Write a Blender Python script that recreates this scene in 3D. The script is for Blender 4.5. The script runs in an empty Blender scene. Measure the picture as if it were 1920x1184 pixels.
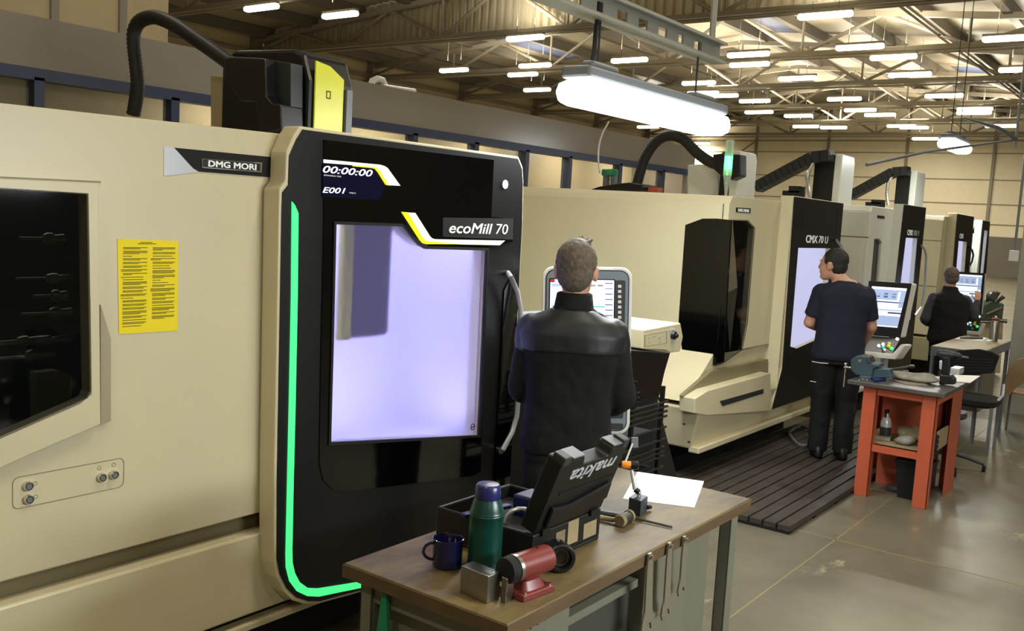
import bpy, bmesh, math, random
from mathutils import Vector, Matrix, noise
random.seed(7)
S = bpy.context.scene
COL = S.collection
PI = math.pi
V = Vector

# ------------------------------------------------------------------ camera
FPX = 1786.0
YAW, PIT, ROL = (math.radians(a) for a in (36.43, 6.16, 3.25))
CAM = V((0, 0, 1.88))
fw = V((-math.sin(YAW)*math.cos(PIT), math.cos(YAW)*math.cos(PIT), -math.sin(PIT)))
r0 = V((math.cos(YAW), math.sin(YAW), 0)); u0 = r0.cross(fw)
rt = r0*math.cos(ROL) + u0*math.sin(ROL); up = -r0*math.sin(ROL) + u0*math.cos(ROL)
cd = bpy.data.cameras.new('camera'); cam = bpy.data.objects.new('camera', cd); COL.objects.link(cam)
cam.matrix_world = Matrix(((rt.x, up.x, -fw.x, 0), (rt.y, up.y, -fw.y, 0), (rt.z, up.z, -fw.z, CAM.z), (0, 0, 0, 1)))
cd.sensor_fit = 'HORIZONTAL'; cd.sensor_width = 36; cd.lens = 36*FPX/1920; cd.clip_start = .05; cd.clip_end = 300
S.camera = cam
# ------------------------------------------------------------------ world, exposure
W = bpy.data.worlds.new('dusk'); S.world = W; W.use_nodes = True
W.node_tree.nodes['Background'].inputs[0].default_value = (.30, .36, .60, 1)
W.node_tree.nodes['Background'].inputs[1].default_value = 1.0
S.view_settings.view_transform = 'Standard'; S.view_settings.look = 'None'
S.view_settings.exposure = 0.0; S.view_settings.gamma = 1; S.view_settings.use_curve_mapping = False
HALL_TUBE_WATTS = 125
NEAR_TUBE_WATTS = 45
FAR_TUBE_WATTS = 60
HALL_TINT = (1, .92, .76); COOL_TINT = (.93, .98, 1.0)

# ------------------------------------------------------------------ picture helpers: a pixel gives a ray, a real plane gives the point
def U(px, py, ax, val):
    d = fw + rt*((px-960)/FPX) - up*((py-592)/FPX)
    return CAM + d*((val-CAM[ax])/d[ax])
def UX(x, pts): return [U(a, b, 0, x) for a, b in pts]
def UY(y, pts): return [U(a, b, 1, y) for a, b in pts]
def UZ(z, pts): return [U(a, b, 2, z) for a, b in pts]
def UD(Z, px, py): return CAM + (fw + rt*((px-960)/FPX) - up*((py-592)/FPX))*Z

# ------------------------------------------------------------------ materials
def lin(h):
    h = h.lstrip('#'); c = [int(h[i:i+2], 16)/255 for i in (0, 2, 4)]
    return tuple((v/12.92 if v <= .04045 else ((v+.055)/1.055)**2.4) for v in c) + (1,)
def mat(name, c, rough=.5, metal=0, emit=0, ecol=None, var=0, vscale=4, bump=0, bscale=40, coat=0, stretch=None, c2=None):
    m = bpy.data.materials.new(name); m.use_nodes = True; nt = m.node_tree; b = nt.nodes['Principled BSDF']
    col = lin(c) if isinstance(c, str) else tuple(c)+(1,)
    b.inputs['Base Color'].default_value = col; b.inputs['Roughness'].default_value = rough; b.inputs['Metallic'].default_value = metal
    if coat: b.inputs['Coat Weight'].default_value = coat; b.inputs['Coat Roughness'].default_value = .08
    if emit:
        b.inputs['Emission Color'].default_value = (lin(ecol) if isinstance(ecol, str) else (tuple(ecol)+(1,) if ecol else col)); b.inputs['Emission Strength'].default_value = emit
    if var or bump or c2:
        tc = nt.nodes.new('ShaderNodeTexCoord'); mp = nt.nodes.new('ShaderNodeMapping')
        nt.links.new(tc.outputs['Object'], mp.inputs[0])
        if stretch: mp.inputs['Scale'].default_value = stretch
    if var or c2:
        n = nt.nodes.new('ShaderNodeTexNoise'); n.inputs['Scale'].default_value = vscale; n.inputs['Detail'].default_value = 6; n.inputs['Roughness'].default_value = .65
        nt.links.new(mp.outputs[0], n.inputs['Vector'])
        r = nt.nodes.new('ShaderNodeValToRGB'); nt.links.new(n.outputs['Fac'], r.inputs[0])
        a = tuple(v*(1-var) for v in col[:3])+(1,); z = lin(c2) if c2 else tuple(min(1, v*(1+var)) for v in col[:3])+(1,)
        if c2: a = col
        r.color_ramp.elements[0].position = .35; r.color_ramp.elements[1].position = .68
        r.color_ramp.elements[0].color = a; r.color_ramp.elements[1].color = z
        nt.links.new(r.outputs[0], b.inputs['Base Color'])
    if bump:
        n2 = nt.nodes.new('ShaderNodeTexNoise'); n2.inputs['Scale'].default_value = bscale; n2.inputs['Detail'].default_value = 4
        nt.links.new(mp.outputs[0], n2.inputs['Vector'])
        bp = nt.nodes.new('ShaderNodeBump'); bp.inputs['Strength'].default_value = bump; bp.inputs['Distance'].default_value = .01
        nt.links.new(n2.outputs['Fac'], bp.inputs['Height']); nt.links.new(bp.outputs[0], b.inputs['Normal'])
    return m
def glass(name, tint, alpha, rough=.04):
    m = bpy.data.materials.new(name); m.use_nodes = True; nt = m.node_tree; nt.nodes.clear()
    o = nt.nodes.new('ShaderNodeOutputMaterial'); mx = nt.nodes.new('ShaderNodeMixShader'); t = nt.nodes.new('ShaderNodeBsdfTransparent')
    b = nt.nodes.new('ShaderNodeBsdfPrincipled'); b.inputs['Base Color'].default_value = lin(tint); b.inputs['Roughness'].default_value = rough
    mx.inputs[0].default_value = alpha; t.inputs[0].default_value = (1, 1, 1, 1)
    nt.links.new(t.outputs[0], mx.inputs[1]); nt.links.new(b.outputs[0], mx.inputs[2]); nt.links.new(mx.outputs[0], o.inputs[0])
    return m
M = {}
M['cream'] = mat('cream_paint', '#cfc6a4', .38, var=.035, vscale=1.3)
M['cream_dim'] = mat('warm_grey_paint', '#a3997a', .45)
M['white'] = mat('white_paint', '#dcdfd6', .35)
M['shade_and_lines'] = mat('olive_shade_and_lines', '#7d7455', .5)  # painted shade in the gaps; also joints, seals and outlines
M['black'] = mat('black_plastic', '#0a0b0c', .4)
M['matte'] = mat('matte_black', '#060606', .8)
M['satin'] = mat('charcoal_panel', '#0b0c0d', .38)
M['gloss'] = mat('black_gloss', '#030304', .07, coat=.2)
M['darkgrey'] = mat('dark_grey', '#2c3033', .45)
M['grey'] = mat('mid_grey', '#6d7276', .45)
M['bezel'] = mat('bezel_grey', '#77828c', .4)
M['yellow'] = mat('yellow_panel', '#d6d829', .3)
M['paperyellow'] = mat('yellow_paper', '#f2dc12', .7)
M['ink'] = mat('ink', '#5c5508', .8)
M['paper'] = mat('white_paper', '#f4f4ef', .8)
M['rubber'] = mat('rubber_hose', '#101112', .55)
M['green_led'] = mat('green_led', '#2fe86a', .4, emit=1.0, ecol='#4cf58d')
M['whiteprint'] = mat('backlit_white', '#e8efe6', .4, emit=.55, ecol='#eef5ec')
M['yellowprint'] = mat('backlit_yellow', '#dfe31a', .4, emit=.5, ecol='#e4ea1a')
M['display'] = mat('dark_display', '#080a1c', .1, emit=.03, ecol='#2a30a0')
M['digits'] = mat('display_digits', '#e6e8ff', .3, emit=1.3, ecol='#e8e8ff')
M['letters'] = mat('white_letters', '#e8ece8', .4, emit=.15, ecol='#ffffff')
M['chrome'] = mat('chrome', '#d8d8d6', .18, 1)
M['steel'] = mat('ground_steel', '#a7a59c', .32, 1, bump=.05)
M['darksteel'] = mat('dark_steel', '#63625c', .4, .9)
M['spanner'] = mat('spanner_steel', '#8f8a78', .42, .6)
M['caseblack'] = mat('tool_case_black', '#070708', .5)
M['silver'] = mat('silver_plastic', '#c7cbd0', .3, .3)
M['screen'] = mat('screen_white', '#dfe7f4', .3, emit=1.0, ecol='#e6eefa')
M['screenblue'] = mat('screen_blue', '#9fb2da', .3, emit=.75, ecol='#a3b6dc')
M['screendark'] = mat('screen_lines', '#46547c', .3, emit=.25, ecol='#5a6ca0')
M['screenteal'] = mat('screen_teal', '#2ba7a0', .3, emit=.8, ecol='#46b7b0')
M['screenred'] = mat('screen_red', '#b01c24', .3, emit=.5, ecol='#c2323a')
M['chamber'] = mat('chamber_white', '#dcdbe6', .5)
M['chamberdark'] = mat('bellows_grey', '#2c2c2e', .6)
M['tubelight'] = mat('warm_tube', '#fff6dd', .4, emit=9, ecol=(1, .93, .72))
M['coollight'] = mat('cool_tube', '#ffffff', .4, emit=14, ecol=(.95, 1, 1))
M['glassdark'] = glass('smoked_glass', '#0a0d0c', .5)
M['glassclear'] = glass('clear_glass', '#cfd6e8', .12)
M['glassoffice'] = glass('office_glass', '#8a8672', .3, .1)
def litglass(name, col, e, clear):
    m = glass(name, '#1a1a22', .2, .1); nt = m.node_tree; em = nt.nodes.new('ShaderNodeEmission'); em.inputs[0].default_value = lin(col); em.inputs[1].default_value = e  # emission in the pane stands in for light from the chamber
    out = nt.nodes['Material Output']; mx = nt.nodes['Mix Shader']; m2_ = nt.nodes.new('ShaderNodeMixShader'); m2_.inputs[0].default_value = 1-clear
    nt.links.new(mx.outputs[0], m2_.inputs[2-0] if False else m2_.inputs[1]); nt.links.new(em.outputs[0], m2_.inputs[2]); nt.links.new(m2_.outputs[0], out.inputs[0]); return m
def frosted():
    m = bpy.data.materials.new('frosted_glass_glow'); m.use_nodes = True; nt = m.node_tree; nt.nodes.clear()
    o = nt.nodes.new('ShaderNodeOutputMaterial'); r = nt.nodes.new('ShaderNodeBsdfRefraction'); r.inputs['Roughness'].default_value = .42; r.inputs['IOR'].default_value = 1.2; r.inputs['Color'].default_value = lin('#e4e2fa')
    e = nt.nodes.new('ShaderNodeEmission'); e.inputs[0].default_value = lin('#b4aee6'); e.inputs[1].default_value = .10  # faint glow added to the glass for the lit chamber behind
    a = nt.nodes.new('ShaderNodeAddShader'); nt.links.new(r.outputs[0], a.inputs[0]); nt.links.new(e.outputs[0], a.inputs[1]); nt.links.new(a.outputs[0], o.inputs[0]); return m
M['litwindow'] = frosted()
M['litwindow2'] = litglass('glow_window_glass_far', '#cfd0f4', 1.0, .3)
M['rooflight'] = glass('rooflight_sheet', '#6c7186', .45, .4)
M['acrylic'] = glass('clear_acrylic', '#dfe8d8', .25)
M['wood'] = mat('worn_bench_wood', '#463a24', .55, vscale=6, bump=.15, bscale=60, stretch=(1, .35, 1), c2='#7d6a40')
M['woodedge'] = mat('bench_edge_wood', '#57442b', .6, var=.25, vscale=9, stretch=(1, .2, 1))
M['ply'] = mat('plywood', '#978765', .6, var=.12, vscale=8)
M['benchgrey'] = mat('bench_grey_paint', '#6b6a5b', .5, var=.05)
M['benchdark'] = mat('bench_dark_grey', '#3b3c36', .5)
M['orange'] = mat('orange_paint', '#b4563a', .42, var=.06, vscale=5)
M['tabletop'] = mat('dark_worktop', '#4a4742', .45, var=.3, vscale=10)
M['green'] = mat('green_flask', '#073d34', .32)
M['lidblue'] = mat('blue_lid', '#22265f', .3)
M['enamel'] = mat('blue_enamel', '#10123a', .15, coat=.4)
M['red'] = mat('red_paint', '#76302d', .38, var=.06)
M['orangeknob'] = mat('orange_knob', '#e8861a', .35)
M['toolblue'] = mat('blue_tool', '#14225e', .4)
M['viseblue'] = mat('vise_blue', '#33474f', .45, var=.15)
M['magbase'] = mat('magnet_base_blue', '#26323f', .4)
M['cloth'] = mat('grey_cloth', '#8a877c', .9, var=.25, vscale=12)
M['tan'] = mat('tan_cloth', '#7b6f52', .9, var=.25, vscale=10)
M['card'] = mat('cardboard', '#857b68', .8)
M['machinegreen'] = mat('machine_green', '#42513c', .5)
M['chairwood'] = mat('chair_ply', '#93795a', .45)
M['pvc'] = mat('white_plastic', '#dcdcd6', .4)
M['mat'] = mat('duckboard', '#3c352e', .6, var=.3, vscale=9, bump=.2)
M['skin'] = mat('skin', '#c8957c', .5)
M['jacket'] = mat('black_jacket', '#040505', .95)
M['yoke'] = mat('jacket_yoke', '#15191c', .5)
M['navy'] = mat('navy_shirt', '#10172a', .85)
M['trousers'] = mat('black_trousers', '#08090b', .85)
M['sleeve'] = mat('charcoal_sleeve', '#303338', .85)
M['hairgrey'] = mat('grey_brown_hair', '#62584a', .7, var=.35, vscale=60, bump=.6, bscale=220)
M['hairdark'] = mat('dark_brown_hair', '#1e1a17', .6, var=.3, vscale=60, bump=.5, bscale=220)
M['hairshort'] = mat('cropped_grey_hair', '#5c544a', .8, var=.2, vscale=60)
M['shoe'] = mat('shoe', '#0b0b0c', .5)
M['reflect'] = mat('reflective_piping', '#c6c6c0', .4)
M['tealgreen'] = mat('green_plastic', '#1f8058', .4)
M['greenlamp'] = mat('green_beacon_lit', '#1de070', .3, emit=9, ecol=(.05, 1, .35))
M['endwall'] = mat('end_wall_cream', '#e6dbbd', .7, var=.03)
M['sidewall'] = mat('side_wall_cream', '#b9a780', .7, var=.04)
M['office'] = mat('office_wall_grey', '#888074', .22, var=.04, vscale=1)
M['officeblue'] = mat('office_blue_frame', '#2b3550', .4)
M['blind'] = mat('office_blind', '#c4b48e', .6)
M['dado'] = mat('dado_grey', '#6a6459', .6)
M['roof'] = mat('roof_liner', '#9c917a', .42, var=.12, vscale=.5)
M['truss'] = mat('truss_grey', '#8a8270', .5)
M['purlin'] = mat('purlin_dark', '#5d5546', .6)
M['gantry'] = mat('gantry_grey', '#8f8f84', .45)
M['column'] = mat('column_grey', '#9c9e94', .45)

def floor_mat():
    m = bpy.data.materials.new('sealed_concrete'); m.use_nodes = True; nt = m.node_tree; b = nt.nodes['Principled BSDF']; L = nt.links
    tc = nt.nodes.new('ShaderNodeTexCoord')
    n = nt.nodes.new('ShaderNodeTexNoise'); n.inputs['Scale'].default_value = 1.1; n.inputs['Detail'].default_value = 8; n.inputs['Roughness'].default_value = .6
    L.new(tc.outputs['Object'], n.inputs[0])
    r = nt.nodes.new('ShaderNodeValToRGB'); r.color_ramp.elements[0].position = .3; r.color_ramp.elements[1].position = .75
    r.color_ramp.elements[0].color = lin('#524d3f'); r.color_ramp.elements[1].color = lin('#7a7562'); L.new(n.outputs['Fac'], r.inputs[0])
    # pale patches where the noise runs high
    n3 = nt.nodes.new('ShaderNodeTexNoise'); n3.inputs['Scale'].default_value = 2.2; n3.inputs['Detail'].default_value = 9; n3.inputs['Roughness'].default_value = .75
    mp = nt.nodes.new('ShaderNodeMapping'); mp.inputs['Location'].default_value = (3.1, 1.7, 0); mp.inputs['Scale'].default_value = (1, .55, 1)
    L.new(tc.outputs['Object'], mp.inputs[0]); L.new(mp.outputs[0], n3.inputs[0])
    r3 = nt.nodes.new('ShaderNodeValToRGB'); r3.color_ramp.elements[0].position = .60; r3.color_ramp.elements[1].position = .68
    L.new(n3.outputs['Fac'], r3.inputs[0])
    mx = nt.nodes.new('ShaderNodeMix'); mx.data_type = 'RGBA'; L.new(r3.outputs[0], mx.inputs[0]); L.new(r.outputs[0], mx.inputs[6]); mx.inputs[7].default_value = lin('#a19a7c')
    L.new(mx.outputs[2], b.inputs['Base Color'])
    b.inputs['Roughness'].default_value = .33
    n2 = nt.nodes.new('ShaderNodeTexNoise'); n2.inputs['Scale'].default_value = 3; n2.inputs['Detail'].default_value = 5; L.new(tc.outputs['Object'], n2.inputs[0])
    mr = nt.nodes.new('ShaderNodeMapRange'); mr.inputs[3].default_value = .24; mr.inputs[4].default_value = .5; L.new(n2.outputs['Fac'], mr.inputs[0]); L.new(mr.outputs[0], b.inputs['Roughness'])
    return m
M['floor'] = floor_mat()

# ------------------------------------------------------------------ mesh helpers
def tag(o, label=None, cat=None, group=None, kind=None):
    if label: o['label'] = label
    if cat: o['category'] = cat
    if group: o['group'] = group
    if kind: o['kind'] = kind
    return o
ORG = {}
def empty(name, loc, label, cat, group=None):
    o = bpy.data.objects.new(name, None); COL.objects.link(o); o.location = V(loc); ORG[o.name] = V(loc); o.empty_display_size = .1
    return tag(o, label, cat, group)
class MB:
    def __init__(s): s.v = []; s.f = []; s.m = []; s.cm = 0
    def add(s, vs, fs):
        k = len(s.v); s.v += [V(p) for p in vs]; s.f += [[i+k for i in f] for f in fs]; s.m += [s.cm]*len(fs); return s
    def mi(s, i): s.cm = i; return s
    def box(s, a, b):
        x0, y0, z0 = (min(a[i], b[i]) for i in range(3)); x1, y1, z1 = (max(a[i], b[i]) for i in range(3))
        return s.hexa([(x0,y0,z0),(x1,y0,z0),(x1,y1,z0),(x0,y1,z0)], [(x0,y0,z1),(x1,y0,z1),(x1,y1,z1),(x0,y1,z1)])
    def hexa(s, lo, hi):
        return s.add(list(lo)+list(hi), [(3,2,1,0),(4,5,6,7),(0,1,5,4),(1,2,6,5),(2,3,7,6),(3,0,4,7)])
    def obox(s, c, ax, ay, az):      # oriented box, half axes
        c, ax, ay, az = V(c), V(ax), V(ay), V(az)
        lo = [c-ax-ay-az, c+ax-ay-az, c+ax+ay-az, c-ax+ay-az]; return s.hexa(lo, [p+az*2 for p in lo])
    def prism(s, pts, vec):
        pts = [V(p) for p in pts]; n = len(pts); vec = V(vec)
        return s.add(pts+[p+vec for p in pts], [list(range(n))[::-1], [i+n for i in range(n)]]+[(i, (i+1) % n, (i+1) % n+n, i+n) for i in range(n)])
    def tube(s, path, r, n=10, cap=True):
        path = [V(p) for p in path]; R = r if isinstance(r, (list, tuple)) else [r]*len(path)
        prev = None; rings = []
        for i, p in enumerate(path):
            t = (path[min(i+1, len(path)-1)]-path[max(i-1, 0)]).normalized()
            if prev is None:
                a = V((0, 0, 1)) if abs(t.z) < .9 else V((1, 0, 0)); prev = t.cross(a).normalized()
            nr = (prev - t*prev.dot(t)).normalized(); prev = nr; b = t.cross(nr)
            rings.append([p+(nr*math.cos(2*PI*k/n)+b*math.sin(2*PI*k/n))*R[i] for k in range(n)])
        vs = [q for rr in rings for q in rr]; fs = []
        for i in range(len(path)-1):
            for k in range(n): fs.append((i*n+k, i*n+(k+1) % n, (i+1)*n+(k+1) % n, (i+1)*n+k))
        if cap: fs.append(list(range(n))[::-1]); fs.append([(len(path)-1)*n+k for k in range(n)])
        return s.add(vs, fs)
    def cyl(s, a, b, r, r2=None, n=20): return s.tube([a, b], [r, r if r2 is None else r2], n)
    def lathe(s, c, prof, axis=(0, 0, 1), n=28):
        ax = V(axis).normalized(); a = V((1, 0, 0)) if abs(ax.x) < .9 else V((0, 1, 0)); e = ax.cross(a).normalized(); g = ax.cross(e); c = V(c)
        vs = []; fs = []
        for (r, h) in prof:
            for k in range(n): vs.append(c+ax*h+(e*math.cos(2*PI*k/n)+g*math.sin(2*PI*k/n))*max(r, 1e-5))
        for i in range(len(prof)-1):
            for k in range(n): fs.append((i*n+k, i*n+(k+1) % n, (i+1)*n+(k+1) % n, (i+1)*n+k))
        if prof[0] != prof[-1]: fs.append(list(range(n))[::-1]); fs.append([(len(prof)-1)*n+k for k in range(n)])
        return s.add(vs, fs)
    def loft(s, rings, n=24, p=2.3):  # rings: (centre, half axis a, half axis b)
        vs = []; fs = []
        for c, a, b in rings:
            c, a, b = V(c), V(a), V(b)
            for k in range(n):
                t = 2*PI*k/n; cc, ss = math.cos(t), math.sin(t)
                vs.append(c+a*math.copysign(abs(cc)**(2/p), cc)+b*math.copysign(abs(ss)**(2/p), ss))
        m = len(rings)
        for i in range(m-1):
            for k in range(n): fs.append((i*n+k, i*n+(k+1) % n, (i+1)*n+(k+1) % n, (i+1)*n+k))
        fs.append(list(range(n))[::-1]); fs.append([(m-1)*n+k for k in range(n)])
        return s.add(vs, fs)
    def ball(s, c, a, b=None, d=None, n=20):   # ellipsoid with axes
        a = V((a, 0, 0)) if isinstance(a, (int, float)) else V(a); R = a.length
        b = V((0, R, 0)) if b is None else (V((0, b, 0)) if isinstance(b, (int, float)) else V(b)); d = V((0, 0, R)) if d is None else (V((0, 0, d)) if isinstance(d, (int, float)) else V(d))
        c = V(c); m = max(6, n//2); rings = []
        for i in range(m+1):
            t = PI*i/m; t = min(max(t, .05), PI-.05); rings.append((c-d*math.cos(t), a*math.sin(t), b*math.sin(t)))
        return s.loft(rings, n, 2)
    def caps(s, a, b, ra, rb, n=16):           # tapered capsule
        a, b = V(a), V(b); d = (b-a).normalized(); pts = []; R = []
        for t in (-1, -.87, -.5, 0): pts.append(a+d*ra*t); R.append(ra*math.sqrt(max(0, 1-t*t))+.0005)
        for t in (0, .5, .87, 1): pts.append(b+d*rb*t); R.append(rb*math.sqrt(max(0, 1-t*t))+.0005)
        return s.tube(pts, R, n)
    def plate(s, outer, holes, vec):           # flat plate with holes, given thickness
        bm = bmesh.new(); edges = []
        for loop in [outer]+list(holes):
            vs = [bm.verts.new(V(p)) for p in loop]
            for i in range(len(vs)): edges.append(bm.edges.new((vs[i], vs[(i+1) % len(vs)])))
        bmesh.ops.triangle_fill(bm, use_beauty=True, use_dissolve=False, edges=edges)
        r = bmesh.ops.extrude_face_region(bm, geom=bm.faces[:]+bm.edges[:])
        bmesh.ops.translate(bm, verts=[g for g in r['geom'] if isinstance(g, bmesh.types.BMVert)], vec=V(vec))
        bmesh.ops.recalc_face_normals(bm, faces=bm.faces[:])
        bm.verts.index_update(); s.add([v.co.copy() for v in bm.verts], [[v.index for v in f.verts] for f in bm.faces]); bm.free()
        return s
    def build(s, name, mats, parent=None, bevel=0, smooth=False, origin=None):
        me = bpy.data.meshes.new(name)
        if parent is not None: o0 = ORG[parent.name]
        elif origin is not None: o0 = V(origin)
        else:
            n = len(s.v); o0 = V((sum(p.x for p in s.v)/n, sum(p.y for p in s.v)/n, min(p.z for p in s.v)))
        me.from_pydata([tuple(p-o0) for p in s.v], [], s.f)
        mats = mats if isinstance(mats, (list, tuple)) else [mats]
        for m in mats: me.materials.append(M[m] if isinstance(m, str) else m)
        if len(mats) > 1:
            for f, i in zip(me.polygons, s.m): f.material_index = i
        bm = bmesh.new(); bm.from_mesh(me); bmesh.ops.recalc_face_normals(bm, faces=bm.faces[:]); bm.to_mesh(me); bm.free()
        if smooth:
            for f in me.polygons: f.use_smooth = True
            if smooth != 'all':
                try: me.set_sharp_from_angle(angle=math.radians(38))
                except Exception: pass
        o = bpy.data.objects.new(name, me); COL.objects.link(o); ORG[o.name] = o0
        if parent is not None: o.parent = parent
        else: o.location = o0
        if bevel:
            b = o.modifiers.new('bevel', 'BEVEL'); b.width = bevel; b.segments = 2; b.limit_method = 'ANGLE'; b.angle_limit = math.radians(40)
        return o
def thing(mb, name, mats, label, cat, group=None, **k): return tag(mb.build(name, mats, None, **k), label, cat, group)
def struct(mb, name, mats, **k): return tag(mb.build(name, mats, None, **k), kind='structure')
def area(name, loc, dirv, sx, sy, watts, color, parent=None):
    l = bpy.data.lights.new(name, 'AREA'); l.shape = 'RECTANGLE'; l.size = sx; l.size_y = sy; l.energy = watts; l.color = color
    o = bpy.data.objects.new(name, l); COL.objects.link(o); o.rotation_euler = V(dirv).to_track_quat('-Z', 'Y').to_euler()
    if parent is not None: o.parent = parent; o.location = V(loc)-ORG[parent.name]
    else: o.location = V(loc)
    return o
def copy_tree(o, parent=None):
    c = o.copy(); COL.objects.link(c)
    if parent: c.parent = parent; c.matrix_parent_inverse = Matrix()
    for ch in list(o.children): copy_tree(ch, c)
    return c
def text(body, name, m, parent, p0, p1, upv, h, depth=.0015, bold=0, shear=0):
    """lettering whose baseline runs p0 -> p1, cap height h"""
    cu = bpy.data.curves.new(name, 'FONT'); cu.body = body; cu.size = 1; cu.extrude = .02; cu.shear = shear; cu.resolution_u = 3
    t = bpy.data.objects.new('tmp', cu); COL.objects.link(t); dg = bpy.context.evaluated_depsgraph_get(); me = bpy.data.meshes.new_from_object(t.evaluated_get(dg))
    bpy.data.objects.remove(t)
    p0, p1 = V(p0), V(p1); ex = (p1-p0); w = ex.length; ex.normalize(); uy = (V(upv)-ex*V(upv).dot(ex)).normalized(); ez = ex.cross(uy)
    xs = [v.co.x for v in me.vertices]; ys = [v.co.y for v in me.vertices]; x0, x1 = min(xs), max(xs); y1 = max(ys); yb = 0
    mb = MB(); vs = [p0+ex*((v.co.x-x0)/(x1-x0)*w)+uy*((v.co.y-yb)/(y1-yb)*h)+ez*(v.co.z/.02*depth) for v in me.vertices]
    fl_ = [list(f.vertices) for f in me.polygons]; mb.add(vs, fl_)
    if bold:
        for k, (a, c) in enumerate(((1, 0), (-1, 0), (.5, .6), (-.5, .6), (.5, -.6), (-.5, -.6))): mb.add([v+ex*(bold*h*2*a)+uy*(bold*h*2*c)+ez*.00002*(k+1) for v in vs], fl_)
    bpy.data.meshes.remove(me)
    return mb.build(name, m, parent)
def remesh(o, vox, smooth=4):
    r = o.modifiers.new('remesh', 'REMESH'); r.mode = 'VOXEL'; r.voxel_size = vox; r.use_smooth_shade = True
    if smooth: s = o.modifiers.new('smooth', 'SMOOTH'); s.factor = .5; s.iterations = smooth
    return o
def folds(o, strength, size):
    t = bpy.data.textures.new(o.name+'_folds', 'CLOUDS'); t.noise_scale = size; t.noise_depth = 2
    d = o.modifiers.new('folds', 'DISPLACE'); d.texture = t; d.strength = strength; d.mid_level = .5; return o
def arc(c, a, b, t0, t1, n=8):
    c, a, b = V(c), V(a), V(b); return [c+a*math.cos(t0+(t1-t0)*i/n)+b*math.sin(t0+(t1-t0)*i/n) for i in range(n+1)]
def rrect(c, ex, ey, w, h, r, n=5):
    c, ex, ey = V(c), V(ex), V(ey); out = []
    for sx, sy, t in ((1, 1, 0), (-1, 1, PI/2), (-1, -1, PI), (1, -1, 3*PI/2)):
        cc = c+ex*(sx*(w/2-r))+ey*(sy*(h/2-r)); out += arc(cc, ex*r, ey*r, t, t+PI/2, n)
    return out

# ================================================================== THE HALL
XL, XR, YB, YE = -28.8, 12.0, -8.0, 54.5
def roofz(x):
    return 7.8 + .09*(13.6-abs(x+15.2)) if x < -1.6 else 7.8 + .09*(x+1.6)
struct(MB().box((XL, YB, -.2), (XR, YE, 0)), 'floor', 'floor')
struct(MB().box((XL-.2, YB, 0), (XL, YE, 10)), 'wall_left', 'sidewall')
struct(MB().box((XR, YB, 0), (XR+.2, YE, 10)), 'wall_right', 'dado')
struct(MB().box((XL, YB-.2, 0), (XR, YB, 10)), 'wall_back', 'sidewall')
struct(MB().box((XL, YE, 0), (XR, YE+.2, 10)), 'wall_front', 'endwall')
# saw-cut joints in the floor slab
jn = MB()
for x in (U(1538, 1034, 2, 0).x, 2.6): jn.box((x-.006, 2, -.01), (x+.006, 30, .0015))
for y in (U(1750, 1058, 2, 0).y, 11.0, 17): jn.box((-2.6, y-.006, -.01), (6, y+.006, .0015))
struct(jn, 'trim_1', 'shade_and_lines')
# end wall panel joints and rails, dado
tr = MB()
for x in (-27.2, -22.9, -18.6, -14.3, -10.0, -6): tr.box((x-.07, YE-.12, 0), (x+.07, YE, 9))
for z in (2.67, 3.7, 4.95, 6.3, 6.95): tr.box((XL, YE-.05, z-.025), (XR, YE, z+.025))
struct(tr, 'trim_2', 'truss')
struct(MB().box((-10.6, YE-.08, 0), (XR, YE, 2.05)), 'trim_3', 'dado')
tr = MB()
for x in (-27.0,):
    tr.cyl((x, YE-.2, 4.0), (x+4.1, YE-.2, 6.9), .05); tr.cyl((x+4.1, YE-.2, 4.0), (x, YE-.2, 6.9), .05)
struct(tr, 'trim_4', 'truss')
# left wall posts and rails
tr = MB()
for i in range(11):
    y = 4.85+5.85*i
    if y < YE: tr.box((XL, y-.15, 0), (XL+.35, y+.15, 8))
for z in (4.2, 5.6, 6.6, 7.1): tr.box((XL, YB, z-.06), (XL+.12, YE, z+.06))
struct(tr, 'trim_5', 'truss')

# roof: cells between purlins, some of them rooflight sheets
xs = [-28.8, -24.3, -19.8, -15.2, -10.7, -6.1, -1.6, 2.9, 7.4, 12.0]
ys = [-8, -1, 4.85, 10.7, 16.55, 22.4, 28.25, 34.1, 39.95, 45.8, 54.5]
lights_cells = {(2, 4), (3, 6), (5, 5), (6, 6), (1, 6), (1, 5), (4, 8), (7, 3), (3, 3)}
rf = MB(); rl = []
for i in range(len(xs)-1):
    for j in range(len(ys)-1):
        x0, x1, y0, y1 = xs[i], xs[i+1], ys[j], ys[j+1]
        def slab(b, a0, a1, c0, c1, t): b.hexa([(a0, c0, roofz(a0)), (a1, c0, roofz(a1)), (a1, c1, roofz(a1)), (a0, c1, roofz(a0))], [(a0, c0, roofz(a0)+t), (a1, c0, roofz(a1)+t), (a1, c1, roofz(a1)+t), (a0, c1, roofz(a0)+t)])
        if (i, j) in lights_cells:
            xm0, xm1, ym0, ym1 = x0+1.4, x1-1.4, y0+.3, y1-.3
            slab(rf, x0, xm0, y0, y1, .12); slab(rf, xm1, x1, y0, y1, .12); slab(rf, xm0, xm1, y0, ym0, .12); slab(rf, xm0, xm1, ym1, y1, .12)
            g = MB(); slab(g, xm0, xm1, ym0, ym1, .02); rl.append(g)
        else: slab(rf, x0, x1, y0, y1, .12)
struct(rf, 'ceiling', 'roof')
for i, g in enumerate(rl): struct(g, 'window_%d' % (i+1), 'rooflight')
# purlins along the hall
pb = MB(); kx = -28.0
while kx < 11.5:
    z = roofz(kx)
    pb.box((kx-.11, YB, z-.34), (kx+.11, YE, z-.01)); kx += 2.28
struct(pb, 'ceiling.001', 'purlin')
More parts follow.
